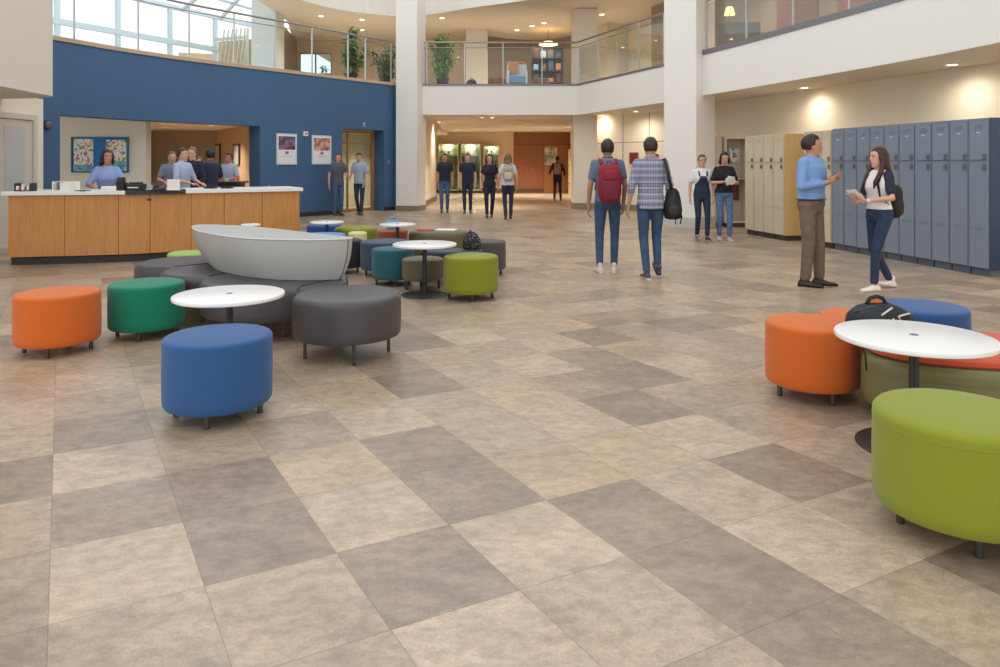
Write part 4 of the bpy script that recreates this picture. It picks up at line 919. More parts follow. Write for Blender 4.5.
bm = BM(); tube(bm, [(-.2, -.03, .16), (-.1, -.06, .195), (.05, -.06, .2), (.17, -.03, .16)], .005, 6); obj('zipper', bm, mat('zip', (70, 72, 82), .4), t, smooth='all')
# ------------------------------------------------------------------ people
def realise(name, bm, voxel, m, parent, smooth_it=6, extra=None, fac=.5):
    """fuse overlapping solids of one body or garment into one continuous skin"""
    me = bpy.data.meshes.new('t'); bm.to_mesh(me); bm.free()
    o = bpy.data.objects.new('t', me); COL.objects.link(o)
    r = o.modifiers.new('r', 'REMESH'); r.mode = 'VOXEL'; r.voxel_size = voxel; r.use_smooth_shade = True
    s = o.modifiers.new('s', 'SMOOTH'); s.factor = fac; s.iterations = smooth_it
    bpy.context.view_layer.update()
    dg = bpy.context.evaluated_depsgraph_get(); ev = o.evaluated_get(dg)
    out = bpy.data.meshes.new_from_object(ev, depsgraph=dg)
    bpy.data.objects.remove(o)
    if extra is not None:
        b = bmesh.new(); b.from_mesh(out); tmp = bpy.data.meshes.new('x'); extra.to_mesh(tmp); extra.free(); b.from_mesh(tmp); b.to_mesh(out); b.free()
    out.name = name; out.materials.clear()
    return link(name, out, m, parent, smooth='all')

def limb(bm, pts, rad, n=14, flat=1.0):
    pts = [Vector(p) for p in pts]
    P, R = [pts[0]], [rad[0]]
    for a, b, ra, rb in zip(pts, pts[1:], rad, rad[1:]):
        for k in range(1, 5): f = k/4; P.append(a.lerp(b, f)); R.append(ra+(rb-ra)*f)
    tube(bm, P, R, n, flat=flat)
    for p, r in zip(pts, rad): ball(bm, p, r*.995, 14, 10)

def column_of(bm, secs, grow=0, n=24):
    rings = []
    for z, rx, ry, cy in secs:
        rings.append([bm.verts.new(((rx+grow)*math.copysign(abs(math.cos(a))**.85, math.cos(a)), cy+(ry+grow)*math.copysign(abs(math.sin(a))**.95, math.sin(a)), z)) for a in [2*PI*k/n for k in range(n)]])
    for a, b in zip(rings, rings[1:]):
        for k in range(n): bm.faces.new((a[k], a[(k+1) % n], b[(k+1) % n], b[k]))
    bm.faces.new(rings[0][::-1]); bm.faces.new(rings[-1])

def hand(bm, W, d, nrm, side, curl=.35):
    """palm, four unequal fingers and a thumb; d = finger direction, nrm = palm normal, side = +1/-1 where the thumb leaves"""
    d = Vector(d).normalized(); nrm = Vector(nrm); nrm = (nrm-d*d.dot(nrm)).normalized(); l = d.cross(nrm)*side
    W = Vector(W)
    tube(bm, [W-d*.02, W+d*.02, W+d*.05, W+d*.085, W+d*.095], [.024, .032, .040, .041, .034], 12, flat=.42, ref=l)
    for k, (o, L) in enumerate(((.030, .066), (.011, .076), (-.010, .071), (-.030, .056))):
        b = W+d*.085+l*o; c = curl*(1+.15*k)
        d1 = (d*math.cos(c*.6)+nrm*math.sin(c*.6)); d2 = (d*math.cos(c*1.6)+nrm*math.sin(c*1.6)); d3 = (d*math.cos(c*2.4)+nrm*math.sin(c*2.4))
        p1 = b+d1*L*.45; p2 = p1+d2*L*.32; p3 = p2+d3*L*.26
        tube(bm, [b-d*.015, b, p1, p2, p3, p3+d3*.006], [.0095, .0095, .009, .0085, .0075, .004], 8)
    t0 = W+d*.022+l*.026; t1 = t0+(d*.55+l*.8+nrm*.25).normalized()*.036; t2 = t1+(d*.9+l*.3+nrm*.3).normalized()*.028; t3 = t2+(d*.95+nrm*.3).normalized()*.020
    tube(bm, [t0-l*.012, t0, t1, t2, t3], [.012, .0125, .011, .0095, .006], 8)

TORSO = {'m': [(.80, .10, .085, 0), (.88, .150, .104, -.008), (.94, .158, .110, -.010), (1.0, .150, .102, -.004), (1.08, .140, .097, 0), (1.18, .150, .104, .002), (1.28, .164, .113, .004), (1.37, .170, .110, 0), (1.42, .160, .098, -.005), (1.455, .128, .080, -.01), (1.485, .085, .066, -.012), (1.51, .064, .058, -.008)],
         'f': [(.80, .10, .085, 0), (.88, .160, .108, -.008), (.94, .166, .112, -.010), (1.0, .150, .100, -.004), (1.08, .125, .086, 0), (1.16, .132, .092, .004), (1.25, .148, .115, .020), (1.32, .152, .108, .012), (1.38, .142, .090, -.002), (1.425, .122, .076, -.008), (1.465, .078, .058, -.012), (1.495, .052, .05, -.008)]}

def human(label, x, y, h, face, sex='m', skin=(206, 158, 128), shirt=(80, 100, 140), trousers=(46, 66, 104), shoes=(40, 38, 38), sole=(220, 216, 208), hair=(50, 36, 28), hairstyle='short',
          arms=None, legs=None, sleeve=.5, hem=.90, yaw=0, pitch=0, vox=.016, shirtmat=None, belt=None, jean=True, overall=None, ankle_z=.1, collar=True, bare=None, legr=(.088, .060, .047), sleeve_mat=None, dz=0, arm_r=(.047, .037, .026), open_face=True, bulk=1.0):
    s = h/1.75
    rz = math.atan2(-face[0], face[1])
    t = thing('person', label, 'person', (x, y, dz), rz)
    sw = (.172 if sex == 'm' else .148)*(1+(bulk-1)*.6)
    secs = [(a, b*(bulk if a < 1.44 else 1), c*(bulk*1.04 if .9 < a < 1.4 and bulk > 1 else 1), d) for a, b, c, d in TORSO[sex]]; sh_z = 1.42 if sex == 'm' else 1.392
    LG = legs or [((-.095, .02, .5), (-.10, -.01, .09), 0, 0), ((.095, .02, .5), (.10, .0, .09), 0, 0)]
    AR = arms or [((-.225, -.02, 1.14), (-.235, .04, .89), (0, .1, -1), (1, 0, 0)), ((.225, -.02, 1.14), (.235, .04, .89), (0, .1, -1), (-1, 0, 0))]
    # head frame
    cyw, syw = math.cos(yaw), math.sin(yaw); piv = Vector((0, -.005, 1.50))
    Hm = Matrix.Translation(piv+Vector((0, .008, -.014))) @ Matrix.Rotation(yaw, 4, 'Z') @ Matrix.Rotation(pitch, 4, 'X') @ Matrix.Translation(-piv)
    def headbm(fn):
        b = BM(); fn(b); b.transform(Hm); return b
    def fin(b): b.transform(Matrix.Scale(s, 4)); return b
    SK = mat('skin_%d_%d_%d' % skin, skin, .5, var=.06, vscale=12)
    # ---- body
    def head_shape(b):
        hs = [(1.505, .018, .026, .050), (1.515, .034, .044, .034), (1.535, .048, .060, .018), (1.56, .058, .074, .010), (1.59, .066, .086, .004), (1.62, .071, .093, 0), (1.65, .075, .098, -.004), (1.68, .075, .098, -.006), (1.71, .068, .088, -.009), (1.732, .05, .066, -.012), (1.747, .024, .034, -.014)]
        column_of(b, hs, n=26)
        tube(b, [(0, .088, 1.645), (0, .102, 1.615), (0, .106, 1.603), (0, .09, 1.592)], [.008, .012, .014, .010], 8)     # nose
        ball(b, (0, .087, 1.566), (.022, .012, .009)); ball(b, (0, .085, 1.555), (.018, .010, .008))                       # lips
        ball(b, (0, .076, 1.525), (.020, .014, .014))                                                                    # chin
        ball(b, (-.03, .085, 1.655), (.022, .010, .006)); ball(b, (.03, .085, 1.655), (.022, .010, .006))                  # brow
        for q in (-1, 1): ball(b, (q*.076, -.005, 1.615), (.008, .018, .03))
    bm = BM(); hb = headbm(head_shape); tmp = bpy.data.meshes.new('h'); hb.to_mesh(tmp); hb.free(); bm.from_mesh(tmp)
    limb(bm, [(0, -.012, 1.44), (0, -.002, 1.55)], [.056, .052] if sex == 'm' else [.047, .044])
    column_of(bm, secs[1:])
    ex = BM(); k2 = (1, -1)
    for i, (el, wr, hd, pn) in enumerate(AR):
        sx = -1 if i == 0 else 1
        limb(bm, [(sx*(sw-.01), 0, sh_z), el, wr], [arm_r[0], arm_r[1], arm_r[2]])
        # thumb side: forwards/upwards of the hand
        d = Vector(hd).normalized(); nn = Vector(pn); l = d.cross((nn-d*d.dot(nn)).normalized())
        sd = 1 if (l.dot(Vector((0, 1, .8))) > 0) else -1
        hand(ex, Vector(wr)+d*.012, hd, pn, sd)
    for i, (kn, an, ya, pi_) in enumerate(LG):
        limb(bm, [((-1 if i == 0 else 1)*.088, 0, .90), kn, an], [.082, .052, .038])
    if ex: bmesh.ops.recalc_face_normals(ex, faces=ex.faces[:])
    fin(bm); fin(ex)
    realise('body', bm, vox*.75*s, SK, t, 3, extra=ex, fac=.4)
    # ---- face
    for q in (-1, 1):
        b = headbm(lambda b: ball(b, (q*.030, .0885, 1.634), (.0125, .0075, .0065), 10, 8)); e = obj('eye', fin(b), mat('eye_white', (214, 208, 202), .3), t, smooth='all')
        b = headbm(lambda b: ball(b, (q*.030, .0945, 1.634), (.0062, .004, .0062), 8, 6)); obj('iris', fin(b), mat('iris_dark', (44, 32, 26), .2), e, smooth='all')
        b = headbm(lambda b: tube(b, [(q*.013, .0965, 1.653), (q*.03, .0985, 1.659), (q*.048, .086, 1.653)], [.003, .0045, .003], 6, flat=.7)); obj('eyebrow', fin(b), mat('brow_%d' % hair[0], tuple(int(v*.8) for v in hair), .8), t, smooth='all')
    b = headbm(lambda b: ball(b, (0, .0965, 1.561), (.021, .0055, .0045), 10, 6)); obj('mouth', fin(b), mat('lip_%d' % skin[0], (int(skin[0]*.8), int(skin[1]*.6), int(skin[2]*.6)), .5), t, smooth='all')
    # ---- hair
    HM = mat('hair_%d_%d_%d' % hair, hair, .55, var=.4, vscale=30, stretch=(1, 1, .2), bump=.4, bscale=60)
    def hair_fn(b):
        def cap(planes, grow=1.0):
            c = BM(); bmesh.ops.create_icosphere(c, subdivisions=4, radius=1, matrix=Matrix.Translation((0, -.016, 1.652)) @ Matrix.Diagonal((.0865*grow, .110*grow, .113*grow, 1)))
            for co_, no_ in planes:
                bmesh.ops.bisect_plane(c, geom=c.verts[:]+c.edges[:]+c.faces[:], plane_co=co_, plane_no=no_, clear_outer=True)
                bmesh.ops.holes_fill(c, edges=[e for e in c.edges if e.is_boundary], sides=0)
            for v in c.verts:
                if v.co.z > 1.70 and v.co.y > -.02: v.co.z += .007
                v.co += Vector((math.sin(v.co.z*160+v.co.x*90), math.cos(v.co.x*140), math.sin(v.co.y*150)))*.003
            tm = bpy.data.meshes.new('c'); c.to_mesh(tm); c.free(); b.from_mesh(tm)
        cap([((0, .09, 1.700), Vector((0, .22, -.97)))])                                              # crown with its hairline on the forehead
        cap([((0, -.005, 1.62), Vector((0, .93, -.30))), ((0, -.1, 1.590), Vector((0, -.15, -1)))])      # back and sides down to the nape
        for q in (-1, 1): tube(b, [(q*.074, .012, 1.70), (q*.077, .016, 1.655), (q*.074, .016, 1.625)], [.014, .010, .005], 8)
    b = headbm(hair_fn)
    if hairstyle in ('long', 'bob', 'tail'):
        zl = {'long': 1.27, 'bob': 1.47, 'tail': 1.42}[hairstyle]
        def lf(b):
            if hairstyle == 'tail':
                tube(b, [(0, -.09, 1.70), (0, -.15, 1.66), (0, -.155, 1.55), (0, -.13, zl)], [.03, .035, .03, .01], 12)
            else:
                S = [(zl, .05, .02, -.115), (zl+.05, .088, .038, -.118), (1.46, .104, .055, -.09), (1.56, .092, .065, -.055), (1.66, .088, .09, -.035), (1.73, .06, .06, -.02)]
                S = [v for k, v in enumerate(S) if k < 2 or v[0] > zl+.06]
                column_of(b, S, n=20)
                for q in (-1, 1): tube(b, [(q*.062, .035, 1.71), (q*.082, .03, 1.64), (q*.088, .015, 1.54), (q*.085, .0, max(zl+.04, 1.40))], [.02, .022, .024, .012], 10)
                if hairstyle == 'long':
                    for q in (-1, 1): tube(b, [(q*.082, .0, 1.62), (q*.098, .02, 1.52), (q*.108, .06, 1.43), (q*.095, .115, 1.33), (q*.085, .125, 1.25)], [.022, .03, .032, .026, .010], 10)
        lb = headbm(lf) if hairstyle != 'long' else (lambda b: (lf(b), b)[1])(BM())
        if hairstyle == 'long': lb.transform(Hm)
        tmp = bpy.data.meshes.new('l'); lb.to_mesh(tmp); lb.free(); b.from_mesh(tmp)
    fin(b); realise('hair', b, max(.009, vox*.55)*s, HM, t, 2)
    # ---- shirt
    SM = shirtmat or mat('shirt_%d_%d_%d' % shirt, shirt, .85, bump=.35, bscale=14)
    b = BM(); top = [q for q in secs if q[0] >= hem-.02]
    top = [(hem, top[0][1]*1.03, top[0][2]*1.05, top[0][3])]+[q for q in top if q[0] > hem+.01][:-1]
    column_of(b, top, .013)
    def sleeve_geo(b, only=None):
        for i, (el, wr, hd, pn) in enumerate(AR):
            if only is not None and i != only: continue
            sx = -1 if i == 0 else 1; S0 = Vector((sx*(sw-.01), 0, sh_z)); E = Vector(el); Wv = Vector(wr)
            if sleeve <= 1: limb(b, [S0, S0.lerp(E, sleeve)], [arm_r[0]+.016, arm_r[0]+.012-.006*sleeve])
            else: limb(b, [S0, E, E.lerp(Wv, sleeve-1)], [arm_r[0]+.016, arm_r[1]+.014, arm_r[1]+.012+(arm_r[2]-arm_r[1])*(sleeve-1)])
    if sleeve_mat is None: sleeve_geo(b)
    fin(b); so = realise('shirt', b, vox*s, SM, t, 3)
    if sleeve_mat is not None:
        for q in (0, 1): b = BM(); sleeve_geo(b, q); fin(b); realise('shirt_sleeve', b, vox*s, sleeve_mat, t, 2)
    if collar and sex == 'm':
        b = BM()
        tube(b, [(.066*math.sin(a), -.010+.064*math.cos(a), 1.496-.016*math.cos(a)) for a in [2*PI*k/20 for k in range(21)]], [.014]*21, 8, caps=False)
        fin(b); obj('collar', b, SM, so, smooth='all')
    # ---- trousers
    TM = mat('trousers_%d_%d_%d' % trousers, trousers, .85, var=.25, vscale=14, rgb2=tuple(min(255, int(v*1.22)) for v in trousers) if jean else None, bump=.4, bscale=16)
    b = BM(); column_of(b, [(.84, .13, .095, -.005)]+[q for q in secs if .86 < q[0] < 1.01], .010)
    for i, (kn, an, ya, pi_) in enumerate(LG):
        a_ = Vector(an); k_ = Vector(kn); limb(b, [((-1 if i == 0 else 1)*.088, -.004, .89), k_, a_+(k_-a_)*.06+Vector((0, 0, .0))], list(legr))
    fin(b); to = realise('trousers', b, vox*s, TM, t, 3)
    if belt:
        b = BM(); n_ = 28; rx, ry = secs[3][1]+.024, secs[3][2]+.024
        tube(b, [(rx*math.cos(2*PI*k/n_), -.004+ry*math.sin(2*PI*k/n_), 1.0) for k in range(n_+1)], .013, 6, caps=False, flat=.5); fin(b); bo = obj('belt', b, mat('belt_%d' % belt[0], belt, .4), t, smooth='all')
        b = BM(); box(b, -.02, .02, ry+.004, ry+.014, .985, 1.015); fin(b); obj('buckle', b, STEEL, bo)
    # ---- shoes
    for i, (kn, an, ya, pi_) in enumerate(LG):
        def shoe(b, z0, zs, g, flatbot):
            n_ = 16; rings = []
            for yy, hw, zt in ((-.082, .012, .03), (-.078, .028, .06), (-.05, .037, .085), (0, .041, .09), (.05, .044, .068), (.10, .049, .050), (.15, .046, .040), (.18, .034, .030), (.192, .014, .018)):
                rings.append([b.verts.new(((hw+g)*math.cos(a), yy+(g if yy > .1 else -g if yy < -.06 else 0), max(z0, .022+(zt*zs-.022)*math.sin(a)) if math.sin(a) > 0 else max(z0, .022+.022*math.sin(a)*1.2))) for a in [2*PI*k/n_ for k in range(n_)]])
            for a, c in zip(rings, rings[1:]):
                for k in range(n_): b.faces.new((a[k], a[(k+1) % n_], c[(k+1) % n_], c[k]))
            b.faces.new(rings[0][::-1]); b.faces.new(rings[-1])
        A_ = Vector(an); M_ = Matrix.Translation((A_.x, A_.y, A_.z-.09)) @ Matrix.Rotation(ya, 4, 'Z') @ Matrix.Rotation(-pi_, 4, 'X')
        b = BM(); shoe(b, .012, 1.0, 0, 1); limb(b, [(0, -.02, .06), (0, -.025, .105)], [.034, .036]); b.transform(M_); fin(b)
        sh = realise('shoe', b, max(.008, vox*.6)*s, mat('shoe_%d_%d' % shoes[:2], shoes, .5), t, 2)
        b = BM(); shoe(b, .0, .26, .004, 1); b.transform(M_); fin(b); obj('sole', b, mat('sole_%d' % sole[0], sole, .6), sh, smooth=True)
    if overall:
        OM = mat('overall_navy', overall, .8, var=.2, vscale=12, bump=.3, bscale=16)
        b = BM()
        sub = [q for q in secs if 1.0 <= q[0] <= 1.33]
        column_of(b, [(.96, .150, .104, -.008), (1.0, .146, .098, -.004), (1.08, .125, .086, 0), (1.16, .120, .092, .006), (1.25, .105, .115, .024), (1.31, .085, .108, .016)], .022)
        fin(b); o = realise('overall_bib', b, vox*s, OM, t, 3)
        for q in (-1, 1):
            b = BM(); tube(b, [(q*.075, .135, 1.30), (q*.078, .11, 1.36), (q*.08, .06, 1.42), (q*.08, -.02, 1.44), (q*.07, -.09, 1.38), (q*.04, -.11, 1.28)], .016, 8, flat=.35, ref=(1, 0, 0)); fin(b); obj('overall_strap', b, OM, t, smooth='all')
    return t, s, rz

def local(t, s, p):
    """point of a figure's own frame (1.75 m canon) in world space"""
    return Matrix.Translation(t.location) @ Matrix.Rotation(t.rotation_euler.z, 4, 'Z') @ (Vector(p)*s)

def worn_pack(label, t, s, col, col2, size=(.15, .24, .09), z=1.20, yoff=-.205, front=False, name='backpack', straps=True, sex='m'):
    p = local(t, s, (0, 0, 0)); o = thing(name, label, 'backpack', (*p[:2], z*s+t.location.z), t.rotation_euler.z)
    w_, h_, d_ = size; M1 = mat('pack_%d_%d' % col[:2], col, .7, var=.2, vscale=14, bump=.3, bscale=24); M2 = mat('packb_%d_%d' % col2[:2], col2, .7, bump=.3, bscale=24)
    def rb(bm, cx, cy, cz, rx, ry, rz_, e=.55):
        n, m_ = 22, 12; rings = []
        for j in range(m_+1):
            f = -PI/2+PI*j/m_; cz2 = math.copysign(abs(math.sin(f))**e, math.sin(f)); rr = abs(math.cos(f))**e
            rings.append([bm.verts.new((cx+rx*rr*math.copysign(abs(math.cos(a))**e, math.cos(a)), cy+ry*rr*math.copysign(abs(math.sin(a))**e, math.sin(a)), cz+rz_*cz2)) for a in [2*PI*k/n for k in range(n)]] if 0 < j < m_ else [bm.verts.new((cx, cy, cz+rz_*cz2))])
        for a, b in zip(rings, rings[1:]):
            for k in range(n):
                if len(a) == 1: bm.faces.new((a[0], b[(k+1) % n], b[k]))
                elif len(b) == 1: bm.faces.new((a[k], a[(k+1) % n], b[0]))
                else: bm.faces.new((a[k], a[(k+1) % n], b[(k+1) % n], b[k]))
    def fin(b): b.transform(Matrix.Scale(s, 4)); return b
    b = BM(); rb(b, 0, yoff, 0, w_, d_, h_); obj('main_compartment', fin(b), M1, o, smooth='all')
    b = BM(); rb(b, 0, yoff-d_*.95, -h_*.34, w_*.78, d_*.45, h_*.52); obj('front_pocket', fin(b), M2, o, smooth='all')
    b = BM(); rb(b, 0, yoff-d_*.9, h_*.42, w_*.62, d_*.3, h_*.26); obj('top_pocket', fin(b), M1, o, smooth='all')
    b = BM(); tube(b, [(-w_*.8, yoff-d_*.75, -h_*.05), (-w_*.6, yoff-d_*.8, h_*.5), (0, yoff-d_*.82, h_*.74), (w_*.6, yoff-d_*.8, h_*.5), (w_*.8, yoff-d_*.75, -h_*.05)], .006, 6); obj('zipper', fin(b), BLACKP, o, smooth='all')
    b = BM(); tube(b, [(-.03, yoff+d_*.3, h_*.95), (-.025, yoff+d_*.3, h_*1.12), (.025, yoff+d_*.3, h_*1.12), (.03, yoff+d_*.3, h_*.95)], .008, 6); obj('handle', fin(b), M2, o, smooth='all')
    if straps:
        zs = 1.42 if sex == 'm' else 1.39; dz = z; xx = .105 if sex == 'm' else .09
        for q in (-1, 1):
            b = BM(); tube(b, [(q*xx*.85, -.135, zs-.02-dz), (q*xx, -.09, zs+.045-dz), (q*xx, -.02, zs+.066-dz), (q*xx, .07, zs+.022-dz), (q*(xx+.018), .128, zs-.09-dz), (q*(xx+.035), .11, zs-.25-dz), (q*(xx+.055), .0, zs-.34-dz), (q*xx, -.125, zs-.36-dz)], [.022, .026, .026, .026, .022, .014, .012, .012], 8, flat=.32, ref=(1, 0, 0)); obj('shoulder_strap', fin(b), M1, o, smooth='all')
    return o

def plaid():
    m = mat('plaid_shirt', (130, 142, 164), .85); nt = m.node_tree; b = nt.nodes['Principled BSDF']; tc = nt.nodes.new('ShaderNodeTexCoord'); last = None
    for ax, sc, c in ((0, 30, (60, 84, 134)), (2, 26, (70, 92, 140)), (0, 13, (150, 96, 100)), (2, 12, (186, 188, 200))):
        sp = nt.nodes.new('ShaderNodeSeparateXYZ'); nt.links.new(tc.outputs['Object'], sp.inputs[0])
        a = nt.nodes.new('ShaderNodeMath'); a.operation = 'MULTIPLY'; a.inputs[1].default_value = sc; nt.links.new(sp.outputs[ax], a.inputs[0])
        f = nt.nodes.new('ShaderNodeMath'); f.operation = 'FRACT'; nt.links.new(a.outputs[0], f.inputs[0])
        g = nt.nodes.new('ShaderNodeMath'); g.operation = 'LESS_THAN'; g.inputs[1].default_value = .32; nt.links.new(f.outputs[0], g.inputs[0])
        h = nt.nodes.new('ShaderNodeMath'); h.operation = 'MULTIPLY'; h.inputs[1].default_value = .55; nt.links.new(g.outputs[0], h.inputs[0])
        mx = nt.nodes.new('ShaderNodeMix'); mx.data_type = 'RGBA'; nt.links.new(h.outputs[0], mx.inputs[0]); mx.inputs[7].default_value = (*lin(c), 1)
        if last: nt.links.new(last, mx.inputs[6])
        else: mx.inputs[6].default_value = (*lin((140, 152, 174)), 1)
        last = mx.outputs[2]
    nt.links.new(last, b.inputs['Base Color']); return m

def PX(px, Y): return (px-500)/F*Y
JEAN = (48, 70, 98)
# man with the red backpack, walking away
Y = 9.95
t, s, _ = human('man seen from behind in a blue-grey shirt and jeans, wearing a red backpack', PX(607.5, Y), Y, 1.84, (0.03, 1), skin=(176, 128, 104), shirt=(98, 112, 136), trousers=JEAN, shoes=(214, 200, 184), hair=(42, 32, 28), vox=.012, sleeve=.62, hem=.93,
      legs=[((-.10, .04, .50), (-.105, -.03, .09), .12, 0), ((.10, .05, .50), (.085, .0, .09), -.12, 0)],
      arms=[((-.23, -.03, 1.13), (-.245, .02, .88), (-.05, .1, -1), (1, 0, 0)), ((.225, -.03, 1.14), (.215, .06, .90), (0, .25, -1), (-1, 0, 0))])
worn_pack('bright red backpack worn by the left of the two men walking away', t, s, (142, 28, 44), (112, 22, 38), size=(.150, .255, .10), z=1.17, yoff=-.222)
# man in the plaid shirt
Y = 9.5
t, s, _ = human('man seen from behind in a blue plaid shirt with a black shoulder bag', PX(650.5, Y), Y, 1.85, (-.03, 1), skin=(196, 150, 122), trousers=JEAN, shoes=(62, 70, 84), hair=(52, 36, 28), vox=.012, sleeve=1.28, hem=.86, shirtmat=plaid(),
      legs=[((-.075, .05, .49), (-.07, -.09, .09), .05, 0), ((.10, .10, .51), (.085, -.02, .155), -.05, -.55)],
      arms=[((-.235, -.01, 1.13), (-.262, .07, .885), (-.1, .25, -1), (1, 0, 0)), ((.235, -.02, 1.14), (.245, .16, .98), (.1, .7, -.5), (-1, 0, 0))])
p = local(t, s, (.262, -.07, 0)); bag = thing('shoulder_bag', 'black slouchy shoulder bag hanging at the right hip of the man in plaid', 'bag', (p.x, p.y, .86*s), t.rotation_euler.z)
BG = mat('bag_black', (30, 28, 30), .6, bump=.4, bscale=14)
bm = BM(); n = 16; rings = []
for z, rx, ry in ((-.14, .05, .03), (-.12, .10, .06), (-.02, .115, .075), (.12, .095, .065), (.22, .07, .05), (.27, .03, .03)): rings.append([bm.verts.new((rx*math.cos(2*PI*k/n)+.012*math.sin(3*k), ry*math.sin(2*PI*k/n), z)) for k in range(n)])
for a, b2 in zip(rings, rings[1:]):
    for k in range(n): bm.faces.new((a[k], a[(k+1) % n], b2[(k+1) % n], b2[k]))
bm.faces.new(rings[0][::-1]); bm.faces.new(rings[-1]); obj('body', bm, BG, bag, smooth='all')
bm = BM(); ball(bm, (.0, -.06, -.02), (.075, .03, .08)); obj('front_pocket', bm, mat('bag_black2', (44, 42, 44), .6), bag, smooth='all')
bm = BM(); tube(bm, [(-.02, -.02, .24), (-.07, -.06, .40), (-.10, -.075, .53), (-.11, -.01, .655), (-.105, .09, .635), (-.08, .19, .50), (-.03, .16, .35), (.01, .06, .24)], .022, 8, flat=.4, ref=(1, 0, 0)); obj('shoulder_strap', bm, BG, bag, smooth='all')
bm = BM(); tube(bm, [(.08, -.03, .0), (.11, -.03, -.10), (.09, -.02, -.2)], .008, 6); tube(bm, [(.03, -.05, -.08), (.02, -.05, -.2)], .007, 6); obj('loose_strap', bm, BG, bag, smooth='all')
# woman in overalls
Y = 14.2
walk = [((-.09, .10, .50), (-.085, .10, .09), 0, 0), ((.09, .06, .49), (.075, -.10, .12), 0, -.3)]
human('woman with glasses in a white tee and navy overalls walking towards the camera', PX(702, Y), Y, 1.68, (-.05, -1), 'f', skin=(214, 168, 144), shirt=(226, 226, 228), trousers=(34, 44, 68), shoes=(50, 48, 52), hair=(104, 66, 44), hairstyle='tail', vox=.014, sleeve=.65, hem=1.03, overall=(36, 50, 80), legs=walk,
      arms=[((-.235, -.02, 1.12), (-.225, .03, .88), (0, .1, -1), (1, 0, 0)), ((.235, -.03, 1.12), (.25, .01, .88), (0, .1, -1), (-1, 0, 0))])
def glasses(t, s, lab):
    o = thing('eyeglasses', lab, 'glasses', t.location, t.rotation_euler.z); b = BM()
    for q in (-1, 1): tube(b, [(q*.031+.02*math.cos(a), .103, 1.634+.015*math.sin(a)) for a in [2*PI*k/12 for k in range(13)]], .0025, 5, caps=False)
    tube(b, [(-.011, .103, 1.637), (.011, .103, 1.637)], .0025, 5)
    for q in (-1, 1): tube(b, [(q*.051, .102, 1.638), (q*.079, .09, 1.636), (q*.083, .0, 1.63)], .0025, 5)
    b.transform(Matrix.Scale(s, 4)); obj('frame', b, BLACKP, o)
T_ = [o for o in bpy.data.objects if o.name.startswith('person') and o.parent is None][-1]
glasses(T_, 1.68/1.75, 'dark framed eyeglasses worn by the woman in overalls')
Y = 14.1
t, s, _ = human('woman in a black blouse and blue jeans reading white papers', PX(724, Y), Y, 1.74, (-.08, -1), 'f', skin=(208, 160, 134), shirt=(28, 28, 34), trousers=(78, 102, 134), shoes=(196, 176, 160), hair=(46, 32, 28), hairstyle='bob', vox=.014, sleeve=.75, hem=.93, pitch=-.25,
      legs=[((-.09, .10, .50), (-.075, .13, .09), .1, 0), ((.09, .05, .49), (.085, -.03, .10), -.1, 0)],
      arms=[((-.24, .03, 1.13), (-.10, .22, 1.15), (.8, .5, .2), (.0, -.2, 1)), ((.24, .03, 1.13), (.06, .22, 1.15), (-.8, .5, .1), (0, -.2, 1))])
pp = local(t, s, (-.05, .33, 1.17)); o = thing('paper_sheet', 'crumpled white papers held by the woman in the black blouse', 'paper', pp, t.rotation_euler.z)
for k in range(3):
    bm = BM(); prism(bm, [(-.11, -.07), (.08, -.09), (.11, .05), (-.07, .08)], 0, .004); q = obj('sheet', bm, PAPER, o); q.rotation_euler = (.9+.25*k, .3-.3*k, .35*k); q.location.z = .012*k
# man in the light blue shirt, arms folded forward, facing right
Y = 8.85
t, s, _ = human('man in a light blue shirt and brown trousers talking in front of the lockers', PX(811.5, Y), Y, 1.86, (.62, -.78), skin=(198, 144, 116), shirt=(122, 156, 208), trousers=(122, 104, 90), shoes=(36, 36, 40), sole=(30, 30, 32), hair=(48, 34, 28), vox=.011, sleeve=1.8, hem=1.0, belt=(30, 32, 44), jean=False, yaw=.62, bulk=1.12, legr=(.094, .073, .060),
      legs=[((-.10, .03, .50), (-.12, .03, .09), .55, 0), ((.10, .02, .50), (.10, -.02, .09), .35, 0)],
      arms=[((-.27, -.03, 1.17), (-.19, .17, 1.24), (.45, .8, .3), (.8, -.5, .2)), ((.27, .02, 1.15), (.04, .20, 1.20), (-.85, .4, .3), (-.4, -.8, .3))])
# woman with long brown hair facing him
Y = 8.6
t, s, _ = human('woman with long brown hair, white top with navy sleeves, jeans and white sneakers', PX(879, Y), Y, 1.70, (-.95, -.30), 'f', skin=(216, 166, 140), shirt=(232, 228, 226), trousers=(36, 50, 76), shoes=(232, 226, 220), sole=(236, 234, 230), hair=(74, 40, 28), hairstyle='long', vox=.011, sleeve=.72, hem=.98, sleeve_mat=mat('sleeve_navy', (34, 42, 62), .8), yaw=-.15,
      legs=[((-.085, .13, .50), (-.075, .15, .09), 0, 0), ((.085, .0, .49), (.075, -.24, .105), -.1, -.15)],
      arms=[((-.225, .03, 1.13), (-.05, .24, 1.09), (.45, .85, .1), (.9, -.5, .3)), ((.225, .03, 1.13), (.07, .24, 1.07), (-.4, .9, .15), (-.9, -.4, .2))])
worn_pack('black backpack worn by the woman with long brown hair', t, s, (34, 30, 32), (48, 42, 42), size=(.14, .21, .08), z=1.08, yoff=-.185, sex='f')
wp = local(t, s, (.0, .36, 1.13)); o = thing('paper_sheet', 'pale leaflets held by the woman with long brown hair', 'paper', wp, t.rotation_euler.z)
